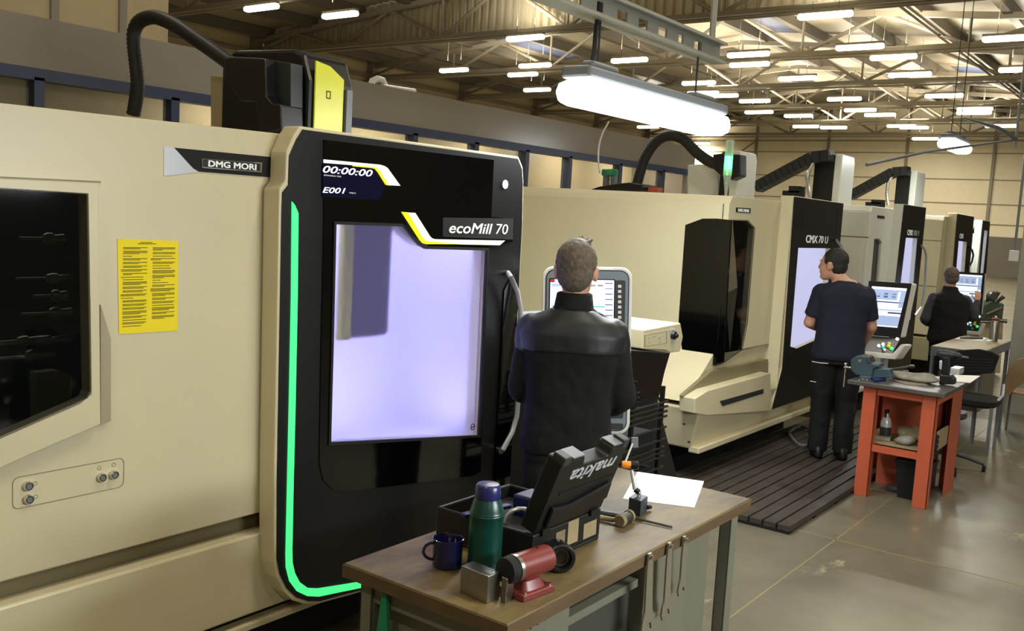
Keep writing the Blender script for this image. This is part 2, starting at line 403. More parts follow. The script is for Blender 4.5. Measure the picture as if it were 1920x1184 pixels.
# trusses across the hall
for j, y in enumerate([4.85, 10.7, 16.55, 22.4, 28.25, 34.1, 39.95, 45.8, 51.6]):
    t = MB()
    for dy in (-.12, .12): t.box((XL, y+dy-.06, 6.98), (XR, y+dy+.06, 7.1))
    t.cyl((XL, y-.3, 6.86), (XR, y-.3, 6.86), .035, n=8)
    for i in range(len(xs)-1):
        a, b = xs[i], xs[i+1]; m = (a+b)/2; za, zb, zm = roofz(a)-.36, roofz(b)-.36, roofz(m)-.36
        t.obox(((a+b)/2, y, (za+zb)/2), ((b-a)/2, 0, (zb-za)/2), (0, .09, 0), (0, 0, .08))
        t.cyl((a, y, 7.05), (m, y, zm), .055, n=8); t.cyl((m, y, zm), (b, y, 7.05), .055, n=8)
        if i: t.cyl((a, y, 7.0), (a, y, za), .04, n=8)
    struct(t, 'ceiling.%03d' % (j+2), 'truss')
# corrugated smoke curtain hung under the roof on the truss line
mc = mat('corrugated_steel', '#cfc6ac', .32, .6)
cs = MB(); x = XL+.35; k = 0; pts = []
while x < 11.8:
    pts += [(x, 22.62), (x+.10, 22.62), (x+.14, 22.72), (x+.24, 22.72)]; x += .28
vs = []; fs = []
for i, (a, b) in enumerate(pts): vs += [(a, b, 7.1), (a, b, roofz(a)-.02)]
for i in range(len(pts)-1): fs.append((2*i, 2*i+2, 2*i+3, 2*i+1))
cs.add(vs, fs)
o = struct(cs, 'wall_curtain', mc)
sd = o.modifiers.new('thickness', 'SOLIDIFY'); sd.thickness = .004
# cable trays running down the hall under the roof
for i, (px, py) in enumerate(((1690, 14), (1702, 12))):
    c = U(px, py, 2, 7.35); struct(MB().cyl((c.x, 17, 7.35), (c.x, 54, 7.35), .035, n=8), 'trim_%d' % (6+i), 'truss')

# gallery of offices behind the machines
OX = -6.5
gl = UX(OX, [(0, 122)])[0].z; pe = 13.2
struct(MB().box((OX-.12, -3, 2.66), (OX, pe, 3.0)).box((OX-.12, -3, 0), (OX, pe, 1.0)), 'wall_office', 'office')
struct(MB().box((OX-3.5, pe-.12, 0), (OX-.12, pe, 3.0)).box((OX-3.5, -3, 2.88), (OX-.12, pe-.12, 3.0)), 'wall_office_side', 'office')
struct(MB().box((OX-1.1, -3, 1.0), (OX-1.0, pe-.12, 2.88)), 'wall_office_inner', 'blind')
bf = MB(); bf.box((OX-.08, -3, 2.58), (OX+.03, pe, 2.66)).box((OX-.08, -3, 1.0), (OX+.03, pe, 1.08))
for px in (70, 325, 775, 890, 985, 1066): 
    y = U(px, 122+.16*px+20, 0, OX).y; bf.box((OX-.08, y-.035, 1.0), (OX+.03, y+.035, 2.6))
for y in (-1.5, .5, 1.9, 11.0, 12.2): bf.box((OX-.08, y-.035, 1.0), (OX+.03, y+.035, 2.6))
struct(bf, 'window_20', 'officeblue')
struct(MB().box((OX-.05, -3, 1.08), (OX-.04, pe-.12, 2.58)), 'window_21', 'glassoffice')
for k, yy in enumerate((5.6, 7.4, 9.2, 11.0, 12.5)):
    ol = empty('office_light', (OX-.5, yy, 2.80), 'ceiling light panel inside the lit office, behind the blue framed windows', 'ceiling light', 'office ceiling light panels')
    MB().box((OX-.62, yy-.5, 2.84), (OX-.38, yy+.5, 2.88)).build('panel_body', 'tubelight', ol)
    area('lamp', (OX-.5, yy, 2.83), (-.3, 0, -1), .2, .9, 22, HALL_TINT, ol)
# taller cream block standing behind the office fascia
cw = MB(); ye = U(315, 60, 0, -7.2).y
cw.box((-7.6, -3, 3.0), (-7.2, ye, 6.4))
cw2 = MB()
for px in (100, 228): y = U(px, 20, 0, -7.2).y; cw2.box((-7.2, y-.03, 3.0), (-7.17, y+.03, 6.4))
struct(cw, 'wall_block', 'sidewall'); struct(cw2, 'trim_8', 'truss')
# roll of white ducting lying on the office roof
dp = [U(a, b, 0, OX-.25) for a, b in ((695, 163), (699, 152), (708, 148), (717, 151), (723, 164))]
thing(MB().tube(dp, .035, 12).tube([U(718, 163, 0, OX-.2), U(777, 172, 0, OX-.2)], .03, 10), 'duct_hose', 'pvc', 'short looped white duct hose lying on top of the grey office fascia', 'hose', smooth=True)

# steel column on the right
ca = U(1880, 773, 2, 0)
co = MB(); co.box((ca.x, ca.y, 0), (ca.x+.34, ca.y+.3, 7.0)); struct(co, 'trim_9', 'column')
sw = U(1901, 480, 1, ca.y-.03)
thing(MB().box((sw.x-.045, ca.y-.06, sw.z-.06), (sw.x+.045, ca.y, sw.z+.06)), 'switch_box', 'pvc', 'small white switch box on the grey steel column at the right', 'switch', bevel=.006)
thing(MB().cyl((sw.x, ca.y-.025, sw.z+.06), (sw.x, ca.y-.025, 6.9), .014, n=8), 'conduit_pipe', 'grey', 'thin grey conduit running up the steel column from the switch box', 'pipe')

# ---- ceiling tube lights
LPX = [(490, 12), (985, 69), (1003, 121), (980, 138), (1007, 167), (851, 130), (1180, 111), (1547, 26), (1895, 69), (1612, 86), (1675, 105), (1403, 100), (1405, 119), (1495, 145), (1706, 138), (1310, 154), (1318, 173), (1415, 188), (1423, 209), (1497, 216), (1583, 184), (1613, 205), (1650, 214), (1770, 178), (1828, 203), (1826, 210), (1690, 235), (1714, 238), (1563, 238), (1511, 236), (1877, 235), (1215, 237), (1918, 128), (1735, 259), (1313, 268), (1355, 178)]
fx = empty('ceiling_tube_light', U(*LPX[0], 2, 6.75), 'lit tube light hung from the far roof trusses', 'ceiling light', 'tube lights hung from the roof trusses')
b = ORG[fx.name]
h = MB().box(b+V((-.62, -.07, .03)), b+V((.62, .07, .09))).build('housing', 'truss', fx)
MB().box(b+V((-.62, -.10, -.10)), b+V((.62, .10, .03))).build('tube', 'tubelight', fx, bevel=.05)
for sx in (-.3, .3): MB().cyl(b+V((sx, 0, .09)), b+V((sx, 0, 1.0)), .006, n=6).build('hanger', 'purlin', fx)
area('lamp', b+V((0, 0, -.12)), (0, 0, -1), 1.2, .2, HALL_TUBE_WATTS, HALL_TINT, fx)
area('uplight', b+V((0, 0, .32)), (0, 0, 1), 1.2, .2, HALL_TUBE_WATTS*.85, HALL_TINT, fx)
spots = [U(a, c, 2, 6.75) for a, c in LPX[1:]]
for j, y in enumerate((-3, 3.5, 10.5, 17.5)):
    for i in range(5): spots.append(V((-22+7.2*i+(3 if j == 3 else 0), y, 6.75)))
for p in spots:
    if p.y > YE-.5: p = V((p.x, YE-.8, p.z))
    c = copy_tree(fx); c.location = p

# ---- local work lights over the machines, plus one added fill light
def worklight(za, pa, pb, watts, label, nhang):
    A, B = U(*pa, 2, za), U(*pb, 2, za); x = (A.x+B.x)/2; y0, y1 = A.y, B.y
    r = empty('work_or_fill_light', (x, (y0+y1)/2, za), label, 'work light')
    MB().box((x-.085, y0, za+.05), (x+.085, y1, za+.11)).box((x-.04, y0+.1, za+.11), (x+.04, y0+.35, za+.15)).box((x-.04, y1-.35, za+.11), (x+.04, y1-.1, za+.15)).build('housing', 'grey', r, bevel=.015)
    MB().box((x-.12, y0-.02, za-.08), (x+.12, y1+.02, za+.05)).build('diffuser', 'coollight', r, bevel=.06)
    for y in (y0+.2, y1-.3): MB().cyl((x, y, za+.12), (x, y, nhang), .006, n=6).build('hanger', 'darkgrey', r)
    area('lamp', (x, (y0+y1)/2, za-.10), (0, 0, -1), .2, y1-y0, watts, COOL_TINT, r)
    return x, y0, y1
wx, wy0, wy1 = worklight(2.5, (1052, 166), (1362, 232), NEAR_TUBE_WATTS, 'long bright white work light hanging over the nearest milling machine', 3.0)
def fill_light_at(x, y0, y1, z, watts, label):  # unseen fill light, added to brighten the nearest machine's front
    r = empty('work_or_fill_light', (x, (y0+y1)/2, z), label, 'work light')
    MB().box((x-.085, y0, z+.05), (x+.085, y1, z+.11)).build('housing', 'grey', r, bevel=.015)
    MB().box((x-.10, y0, z-.05), (x+.10, y1, z+.05)).build('diffuser', 'coollight', r, bevel=.04)
    for y in (y0+.2, y1-.2): MB().cyl((x, y, z+.11), (x, y, 7.0), .006, n=6).build('hanger', 'darkgrey', r)
    area('lamp', (x-.05, (y0+y1)/2, z-.09), (-.85, 0, -.55), y1-y0, .2, watts, COOL_TINT, r)
fill_light_at(1.2, 2.2, 3.6, 2.05, 92, 'added fill light hanging over the aisle outside the picture, right of the viewer')
worklight(3.1, (1742, 266), (1838, 279), FAR_TUBE_WATTS, 'small bright work light hanging above the far machines', 7.1)
# slotted beam carrying the near work light
gb = U(1345, 118, 0, wx); gz = gb.z; gtop = U(1345, 84, 0, wx).z
outer = [(wx, -1, gz), (wx, gb.y, gz), (wx, gb.y, gtop), (wx, -1, gtop)]; hol = []; yy = .6; k = 0
while yy < gb.y-.25:
    w = .05 if k % 4 else .03; zc = (gz+gtop)/2
    hol.append([(wx, yy-w, zc-.025), (wx, yy+w, zc-.025), (wx, yy+w, zc+.025), (wx, yy-w, zc+.025)]); yy += .22; k += 1
gm = MB().plate(outer, hol, (.012, 0, 0)); gm.box((wx-.06, -1, gz-.01), (wx+.06, gb.y, gz+.005)).box((wx-.06, -1, gtop-.005), (wx+.06, gb.y, gtop+.01))
gr = thing(gm, 'slotted_beam', 'gantry', 'grey slotted steel beam above the long near work light', 'beam', origin=(wx, gb.y, gz))
for y in (gb.y-.1, 1.0): MB().cyl((wx, y, gtop), (wx, y, 7.0), .02, n=8).build('hanger', 'gantry', gr)
cp = [UX(wx, [(a, c)])[0] for a, c in ((1108, 122), (1114, 100), (1117, 60), (1122, 20), (1124, -20))]
thing(MB().tube(cp, .012, 8), 'power_cable', 'rubber', 'dark power cable looping up from the long near work light', 'cable', smooth=True)
# swing arm by the far work light
aa = [UX(-2.7, [(a, c)])[0] for a, c in ((1625, 309), (1735, 285), (1905, 262))]
sa = MB().tube(aa, .016, 8); sa.tube([UX(-2.7, [(1808, 222)])[0], UX(-2.7, [(1870, 240)])[0], UX(-2.7, [(1905, 260)])[0]], [.012, .035, .03], 8); sa.cyl(aa[-1]+V((0, 0, -.12)), aa[-1]+V((0, 0, 3.5)), .02)
thing(sa, 'swing_arm', 'grey', 'dark swivel arm beside the small far work light', 'arm', smooth=True)

# ================================================================== NEAREST MILLING MACHINE
XF, XD = -2.9, -2.8                     # front of the enclosure, front of the door
def px_(x, *pts): return UX(x, pts)
m1 = empty('milling_machine', (-4.2, 2.8, 0), 'nearest cream and black milling machine with green light strip and yellow spindle cover', 'milling machine', None)
Y0, Y1 = 1.12, 3.76
top_l, top_r = U(0, 193, 0, XF), U(520, 250, 0, XF)
def ztop(y): return top_l.z + (top_r.z-top_l.z)*(y-top_l.y)/(top_r.y-top_l.y)
zg = .66; zg2 = .585
win_in = px_(XF, (-40, 352), (164, 365), (167, 560), (170, 735), (163, 748), (150, 754), (60, 794), (-40, 838))
door_y0, door_y1 = 2.44, 3.70
hole2 = [(XF, door_y0, .75), (XF, door_y1, .75), (XF, door_y1, 2.0), (XF, door_y0, 2.0)]
enc = MB().plate([(XF, Y0, zg), (XF, Y1, zg), (XF, Y1, ztop(Y1)), (XF, Y0, ztop(Y0))], [win_in, hole2], (-.06, 0, 0))
enc.box((XF-.02, Y0, .1), (-5.6, Y0+.05, 2.08)); enc.box((XF-.02, Y1-.05, .1), (-5.6, Y1, 2.08)); enc.box((-5.6, Y0, .1), (-5.55, Y1, 2.08))
enc.hexa([(XF-.001, Y0, ztop(Y0)-.04), (XF-.001, Y1, ztop(Y1)-.04), (-5.6, Y1, ztop(Y1)-.04), (-5.6, Y0, ztop(Y0)-.04)], [(XF-.001, Y0, ztop(Y0)), (XF-.001, Y1, ztop(Y1)), (-5.6, Y1, ztop(Y1)+.02), (-5.6, Y0, ztop(Y0)+.02)])
enc.build('enclosure', 'cream', m1, bevel=.006)
# gap with painted shade, and apron below
MB().box((XF-.07, Y0+.02, zg2-.25), (XF-.06, Y1, zg+.03)).box((XF-.06, Y0+.02, zg2-.02), (XF-.02, Y1, zg2)).build('painted_gap_shade', 'shade_and_lines', m1)  # liner coloured darker than the cream, shade painted into the gap
a_ = px_(XF+.0, (0, 1141), (505, 995)); ax = XF+.02
ab = UX(ax, [(480, 1149), (559, 1120)])
apz = [U(0, 1141, 0, ax).z, U(505, 995, 0, ax).z]
apron = MB().prism([(ax, 1.20, apz[0]), (ax, Y1, apz[1]), (ax, Y1, ab[1].z), (ax, 1.30, ab[0].z), (ax, 1.2, .45)], (-.08, 0, 0)); apron.build('apron', 'cream', m1, bevel=.008)
lp = UX(ax, [(480, 1166), (691, 1095), (691, 1133), (559, 1184)])
MB().prism([(ax, 1.7, lp[0].z), (ax, Y1, lp[0].z), (ax, Y1, .2), (ax, 2.0, .2)], (-.06, 0, 0)).build('lower_apron', 'cream', m1, bevel=.006)
MB().box((XF-.09, Y0+.05, .02), (-5.4, Y1-.05, .55)).build('plinth', 'matte', m1)
# loading window on the left
wf = MB().plate(px_(XF+.03, (-45, 333), (186, 344), (187, 560), (189, 797), (60, 852), (-45, 900)), [px_(XF+.03, (-42, 352), (164, 365), (167, 560), (170, 735), (163, 748), (150, 754), (60, 794), (-42, 838))], (-.045, 0, 0))
wfo = wf.build('window_frame', 'cream', m1, bevel=.004)
MB().prism(px_(XF+.03, (-42, 350), (166, 363), (170, 560), (172, 740), (150, 758), (-42, 842)), (-.006, 0, 0)).build('pane', 'glassdark', wfo)
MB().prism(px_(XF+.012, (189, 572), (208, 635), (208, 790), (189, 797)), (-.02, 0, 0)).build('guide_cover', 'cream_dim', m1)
MB().prism(px_(XF+.001, (-45, 329), (188, 340), (189, 343), (-45, 332)), (.002, 0, 0)).build('window_seal', 'shade_and_lines', m1)
# tool magazine seen behind the dark glass
MB().box((-4.1, Y0+.06, .8), (-4.05, 2.4, 1.95)).box((-4.05, 2.28, .8), (-3.0, 2.3, 1.95)).build('magazine_wall', 'matte', m1)
area('lamp', (-3.6, 1.7, 1.9), (0, 0, -1), .5, .5, .9, (1, 1, .95), m1)  # faint unseen lamp, added so the tool holders glint
def holder(px, py, L, s=1):
    c = U(px, py, 0, -3.25); d = V((0, 1, 0)); a = c-d*L/2
    MB().lathe(a, [(.006*s, 0), (.006*s, L*.5), (.016*s, L*.52), (.022*s, L*.6), (.022*s, L*.7), (.014*s, L*.72), (.018*s, L*.95), (.01*s, L)], d, 16).build('tool_holder', 'steel', m1, smooth=True)
for q in ((80, 448, .16), (85, 522, .2, .8), (95, 555, .12), (90, 588, .18), (60, 642, .3), (45, 670, .22, 1.2), (30, 640, .18, .8)): holder(*q)
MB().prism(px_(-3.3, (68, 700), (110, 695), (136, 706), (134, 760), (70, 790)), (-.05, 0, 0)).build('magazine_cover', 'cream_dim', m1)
# push buttons in their outlined field
fr = [U(a, c, 0, XF+.0005) for a, c in ((22, 897), (232, 858), (233, 912), (24, 958))]
zc = [U(127, 908, 0, XF)]; ey, ez = V((0, 1, 0)), V((0, 0, 1))
L_, R_ = (fr[0]+fr[3])/2, (fr[1]+fr[2])/2; cc = (L_+R_)/2; hh = ((fr[0]-fr[3]).length+(fr[1]-fr[2]).length)/2
w_ = R_.y-L_.y
MB().plate(rrect(cc, ey, ez, w_, hh, .02), [rrect(cc, ey, ez, w_-.004, hh-.004, .018)], (.0008, 0, 0)).build('field_outline', 'shade_and_lines', m1)
for px, py in ((51, 911), (52, 936), (189, 895), (212, 890)):
    c = U(px, py, 0, XF); bt = MB().lathe(c, [(.015, 0), (.015, .012), (.012, .016), (.0095, .016), (.0095, .012), (0, .012)], (1, 0, 0), 20).build('push_button', 'chrome', m1, smooth=True)
    MB().lathe(c+V((.012, 0, 0)), [(.0092, 0), (.0092, .002), (0, .0025)], (1, 0, 0), 16).build('cap', 'grey', bt)
for px, py in ((186, 878), (213, 872), (66, 907), (67, 932)):
    c = U(px, py, 0, XF+.0004); MB().plate(arc(c, ey*.007, ez*.007, 0, 2*PI, 10)[:-1], [arc(c, ey*.0055, ez*.0055, 0, 2*PI, 10)[:-1]], (.0006, 0, 0)).build('button_mark', 'shade_and_lines', m1)
# maker's badge
MB().prism(px_(XF+.0005, (307, 275), (326, 277), (345, 297), (372, 320), (380, 322), (307, 330)), (.0015, 0, 0)).build('badge_ground', 'silver', m1)
MB().prism(px_(XF+.0008, (326, 277), (512, 295), (512, 333), (372, 322), (362, 316)), (.0022, 0, 0)).build('badge_panel', 'matte', m1)
q = px_(XF+.003, (377, 297), (491, 305), (490, 324), (378, 315)); plq = MB().prism(q, (.004, 0, 0)).build('badge', 'chrome', m1, bevel=.002)
q2 = px_(XF+.0072, (380, 299), (488, 307), (488, 321), (381, 313)); MB().prism(q2, (.0006, 0, 0)).build('badge_face', 'satin', plq)
text('DMG MORI', 'lettering', 'letters', m1, U(391, 312, 0, XF+.008), U(480, 319, 0, XF+.008), ez, .0205, .001, .028)
# ---- the door
dx = XD
DB = [(568, 243), (971, 298), (979, 318), (980.5, 345), (979, 420), (972, 560), (962, 760), (953, 925), (948, 1010), (938, 1042), (692, 1103), (600, 1128), (578, 1128), (556, 1121), (538, 1104), (525, 1078), (519.6, 1050), (520, 900), (529, 392), (530, 361), (541, 347), (543, 292), (556, 262)]
win = [(628, 421), (755, 425), (771, 445), (785, 461), (796, 467), (911, 470), (904, 640), (896, 816), (618, 829), (623, 640)]
doorc = px_(dx, *DB)
cy_ = sum(p.y for p in doorc)/len(doorc); cz_ = sum(p.z for p in doorc)/len(doorc)
rim = [V((dx-.004, p.y+(.012 if p.y > cy_ else -.012)*1.0, p.z+(.012 if p.z > cz_ else -.012))) for p in doorc]
wn = px_(dx, *win)
def shift(pts, x): return [V((x, p.y, p.z)) for p in pts]
wn2 = []
wcy = sum(p.y for p in wn)/len(wn); wcz = sum(p.z for p in wn)/len(wn)
for p in wn: wn2.append(V((dx-.004, p.y+(.01 if p.y > wcy else -.01), p.z+(.01 if p.z > wcz else -.01))))
dr = MB().plate(rim, [wn2], (-.092, 0, 0)).build('door', 'cream', m1, bevel=.012)
MB().plate([V((dx, p.y, p.z)) for p in doorc], [wn], (-.006, 0, 0)).build('door_face', 'satin', dr)
# gloss glass sheet over the face
GL = [(606, 262), (925, 300), (920, 407), (963, 411), (960, 453), (916, 462), (905, 700), (900, 884), (885, 893), (650, 922), (622, 918), (605, 900), (598, 870), (600, 700), (606, 420)]
MB().plate(px_(dx+.0005, *GL), [shift(wn, dx+.0005)], (.004, 0, 0)).build('door_glass', 'gloss', dr)
gx = dx+.0048
fr_ = []
for p in wn: fr_.append(V((gx, p.y+(.012 if p.y > wcy else -.012), p.z+(.012 if p.z > wcz else -.012))))
MB().plate(fr_, [shift(wn, gx)], (.005, 0, 0)).build('window_bezel', 'matte', dr)
MB().prism(shift(wn2, dx-.03), (-.006, 0, 0)).build('window_pane', 'litwindow', dr)
# green light strip
GS = [(546.5, 378), (552, 385), (558.5, 400), (557, 560), (553, 760), (549.6, 900), (547, 1030), (547.5, 1055), (552, 1075), (561, 1092), (576, 1103), (595, 1104), (640, 1097), (700, 1087), (900, 1040), (900, 1049), (700, 1098), (640, 1110), (597, 1119), (575, 1118), (556, 1109), (542, 1090), (535.5, 1064), (535, 1040), (538, 900), (541.5, 740), (545, 560)]
MB().prism(px_(dx+.001, *GS), (.004, 0, 0)).build('light_strip', 'green_led', dr)
def Z4(pts): return [(500+a*.2872, 220+b*.2872) for a, b in pts]
def decal(name, pts, m, x=gx+.0006): return MB().prism(px_(x, *Z4(pts)), (.0008, 0, 0)).build(name, m, dr)
decal('display_window', [(366, 305), (690, 338), (715, 360), (775, 450), (735, 535), (715, 540), (365, 520)], 'display')
decal('upper_stripe', [(370, 275), (740, 310), (768, 318), (790, 332), (873, 448), (790, 444), (735, 352), (715, 332), (690, 324), (370, 298)], 'whiteprint', gx+.0014)
decal('upper_stripe_edge', [(560, 313), (690, 324), (715, 330), (735, 345), (798, 446), (775, 441), (722, 357), (705, 338), (690, 333), (560, 320)], 'yellowprint', gx+.0024)
decal('lower_stripe', [(912, 622), (970, 625), (1068, 780), (1082, 792), (1100, 797), (1556, 806), (1522, 836), (1050, 826), (1025, 810), (1008, 785)], 'whiteprint', gx+.0014)
decal('lower_stripe_edge', [(878, 618), (922, 621), (1005, 765), (1035, 805), (1060, 810), (1290, 830), (1040, 829), (1015, 822), (995, 800)], 'yellowprint', gx+.0024)
decal('name_ground', [(1150, 655), (1612, 662), (1606, 800), (1150, 780)], 'matte', gx+.0002)
def zt(body, a, b, h, m, bold=0, shear=0):
    (x0, y0), (x1, y1) = Z4([a, b]); p, q = U(x0, y0, 0, gx+.0016), U(x1, y1, 0, gx+.0016); k = (U(x0, y0-h*.2872, 0, gx)-U(x0, y0, 0, gx)).length
    return text(body, 'lettering', m, dr, p, q, (0, 0, 1), k, .0008, bold, shear)
zt('00:00:00', (367, 360), (690, 388), 45, 'digits', .01, .25)
zt('REMAINING TIME', (373, 382), (486, 393), 9, 'letters')
zt('E001', (366, 492), (513, 499), 36, 'digits', .01, .25)
zt('PARTS', (540, 498), (580, 501), 9, 'letters')
zt('ecoMill', (1192, 755), (1470, 762), 68, 'letters', .016, .2)
zt('70', (1497, 762), (1573, 765), 66, 'letters', 0, .1)
c = U(947, 346, 0, gx-.004); MB().lathe(c, [(.022, 0), (.022, .003), (0, .003)], (1, 0, 0), 8).build('rosette', 'whiteprint', dr)
c = U(886, 801, 0, dx-.028); MB().plate(arc(c, ey*.017, ez*.017, 0, 2*PI, 8)[:-1], [arc(c, ey*.013, ez*.013, 0, 2*PI, 8)[:-1]], (.002, 0, 0)).obox(c+V((.001, 0, 0)), (.001, 0, 0), (0, .012, .004), (0, -.0006, .002)).build('window_mark', 'darkgrey', dr)
hp = [U(a, c, 0, dx+.07) for a, c in ((958, 520), (970, 548), (976, 580), (977, 640), (974, 720), (969, 780), (960, 812), (944, 842))]
hp = [U(952, 512, 0, dx)]+hp+[U(938, 848, 0, dx)]
MB().tube(hp, .013, 10).build('grab_handle', 'silver', dr, smooth=True)
MB().prism(px_(dx+.001, (970, 505), (957, 518), (944, 545), (925, 900), (953, 925), (965, 720)), (.006, 0, 0)).build('handle_recess', 'gloss', dr)
# ---- machining chamber behind the door
def chamber(root, xf, y0, y1, z0, z1, dep, watts, col=(.80, .82, 1.0)):
    MB().box((xf-dep-.02, y0, z0), (xf-dep, y1, z1)).box((xf-dep, y0-.02, z0), (xf-.02, y0, z1)).box((xf-dep, y1, z0), (xf-.02, y1+.02, z1)).box((xf-dep, y0-.02, z1), (xf-.02, y1+.02, z1+.02)).box((xf-dep, y0-.02, z0-.02), (xf-.02, y1+.02, z0)).build('chamber_liner', 'chamber', root)
    MB().box((xf-.09, y0+.05, z1-.03), (xf-.05, y1-.05, z1-.005)).build('chamber_lamp', 'screen', root)
    area('lamp', (xf-.07, (y0+y1)/2, z1-.04), (-.5, 0, -.6), (y1-y0)*.8, .06, watts, col, root)
    area('lamp', (xf-.07, (y0+y1)/2, z0+.03), (-.5, 0, .6), (y1-y0)*.8, .06, watts*.6, col, root)
chamber(m1, XF, door_y0, door_y1, .76, 1.99, .55, 8)
cb = U(628, 421, 0, XF-.2).y
zb_ = U(640, 640, 0, XD-.06).z
MB().box((XF-.02, cb-.10, zb_), (XF+.03, cb+.13, 1.98)).build('spindle_bellows', 'chamberdark', m1, bevel=.03)
MB().box((XF-.0, cb-.16, zb_), (XF+.03, cb-.105, 1.98)).build('edge_guard', 'yellow', m1)
# ---- spindle cover above
HX = -3.8
f1 = px_(HX, (587, 98), (612, 93), (636, 108), (645, 118), (652, 250), (584, 250))
cv = [(582, 250), (540, 92)]
cy0 = f1[0].y; fy1 = U(655, 250, 0, HX).y
zt_ = U(596, 92, 0, HX).z
sc = MB()
yA, yB = cy0-.02, fy1+.02
prof = [(HX, 2.0), (HX, zt_-.16), (HX-.05, zt_-.03), (HX-.12, zt_), (HX-.62, zt_+.02), (HX-.72, zt_-.06), (HX-.72, 2.0)]
sc.prism([(a, yA, z) for a, z in prof], (0, yB-yA, 0)); sc.build('spindle_cover', 'black', m1, bevel=.02)
yf = U(587, 200, 0, HX+.004).y; yg = U(641, 200, 0, HX+.004).y
MB().prism([(HX+.004, yf, 2.05), (HX+.004, yg, 2.05), (HX+.004, yg, zt_-.13), (HX+.004, (yf+yg)/2, zt_-.075), (HX+.004, yf, zt_-.06)], (.012, 0, 0)).build('front_panel', 'yellow', m1, bevel=.004)
MB().box((HX-.02, yg+.01, 2.0), (HX+.03, yg+.05, zt_-.18)).build('cover_edge', 'grey', m1)
c = U(616, 178, 0, HX+.017); MB().plate([c+ey*a+ez*b for a, b in ((-.015, -.02), (.015, -.02), (.015, .02), (-.015, .02))], [[c+ey*a+ez*b for a, b in ((-.010, -.014), (.010, -.014), (.010, .014), (-.010, .014))]], (.001, 0, 0)).build('panel_mark', 'ink', m1)
YB1 = yA-.0
bk = UY(YB1-.16, [(430, 106), (496, 109), (498, 177), (510, 193), (525, 195), (527, 245), (489, 252), (478, 193), (452, 191), (419, 146), (419, 109)])
MB().prism(bk, (0, .15, 0)).build('cable_duct', 'black', m1, bevel=.01)
MB().prism(UY(YB1-.09, [(500, 112), (545, 118), (545, 240), (527, 245), (525, 195), (510, 193), (498, 177)]), (0, .08, 0)).build('duct_plate', 'darkgrey', m1, bevel=.004)
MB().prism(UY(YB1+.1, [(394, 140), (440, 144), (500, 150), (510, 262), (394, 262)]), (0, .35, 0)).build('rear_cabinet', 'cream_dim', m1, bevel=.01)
hz = [(250, 216), (256, 180), (258, 150), (254, 110), (251, 80), (252, 58), (260, 42), (275, 34), (295, 33), (330, 48), (370, 75), (410, 103), (440, 125)]
hp = [U(a, c, 1, YB1-.08-.0*i) for i, (a, c) in enumerate(hz)]
def smoothpath(P, n=6):
    out = []
    for i in range(len(P)-1):
        p0, p1, p2, p3 = P[max(i-1, 0)], P[i], P[i+1], P[min(i+2, len(P)-1)]
        for k in range(n):
            t = k/n; out.append(.5*((2*p1)+(p2-p0)*t+(2*p0-5*p1+4*p2-p3)*t*t+(3*p1-p0-3*p2+p3)*t**3))
    return out+[P[-1]]
def hose(P, r, name, m, parent, step=.012):
    Q = smoothpath(P, 12); L = [0]
    for i in range(1, len(Q)): L.append(L[-1]+(Q[i]-Q[i-1]).length)
    n = int(L[-1]/step); pts = []; R = []; j = 0
    for i in range(n+1):
        s = L[-1]*i/n
        while j < len(L)-2 and L[j+1] < s: j += 1
        t = (s-L[j])/max(1e-6, L[j+1]-L[j]); pts.append(Q[j].lerp(Q[j+1], t)); R.append(r*(1 if i % 2 else .9))
    return MB().tube(pts, R, 14).build(name, m, parent, smooth='all')
hose(hp, .042, 'cable_hose', 'rubber', m1)
hb = hp[0]; hbz = ztop(hb.y)
MB().lathe((hb.x, hb.y, hbz+.0), [(.075, 0), (.075, .03), (.055, .05), (.05, .09), (0, .09)], n=18).build('hose_flange', 'black', m1, smooth=True)
# yellow notice taped to the enclosure
nq = px_(XF+.001, (220, 448), (334, 452), (333, 620), (223, 627))
nt_ = thing(MB().prism(nq, (.001, 0, 0)), 'notice', 'paperyellow', 'yellow typed notice sheet taped to the nearest cream milling machine', 'notice', origin=nq[3])
nm = MB(); yl, yr = nq[0].y, nq[1].y; zt2, zb2 = nq[0].z, nq[3].z
def line(u0, u1, v): nm.box((XF+.0022, yl+(yr-yl)*u0, zt2+(zb2-zt2)*v-.0011), (XF+.0026, yl+(yr-yl)*u1, zt2+(zb2-zt2)*v+.0011))
line(.32, .62, .05); line(.36, .56, .035)
random.seed(3)
for c0, c1 in ((.06, .48), (.54, .95)):
    v = .09
    while v < .93:
        n = random.choice((1, 2, 3, 2)); ind = random.choice((0, .03, .03))
        for k in range(n):
            line(c0+ind, c1 if k < n-1 else c0+(c1-c0)*random.uniform(.4, 1), v); v += .0125
        v += .014
        if c0 > .5 and v > .84: break
nm.build('print', 'ink', nt_)

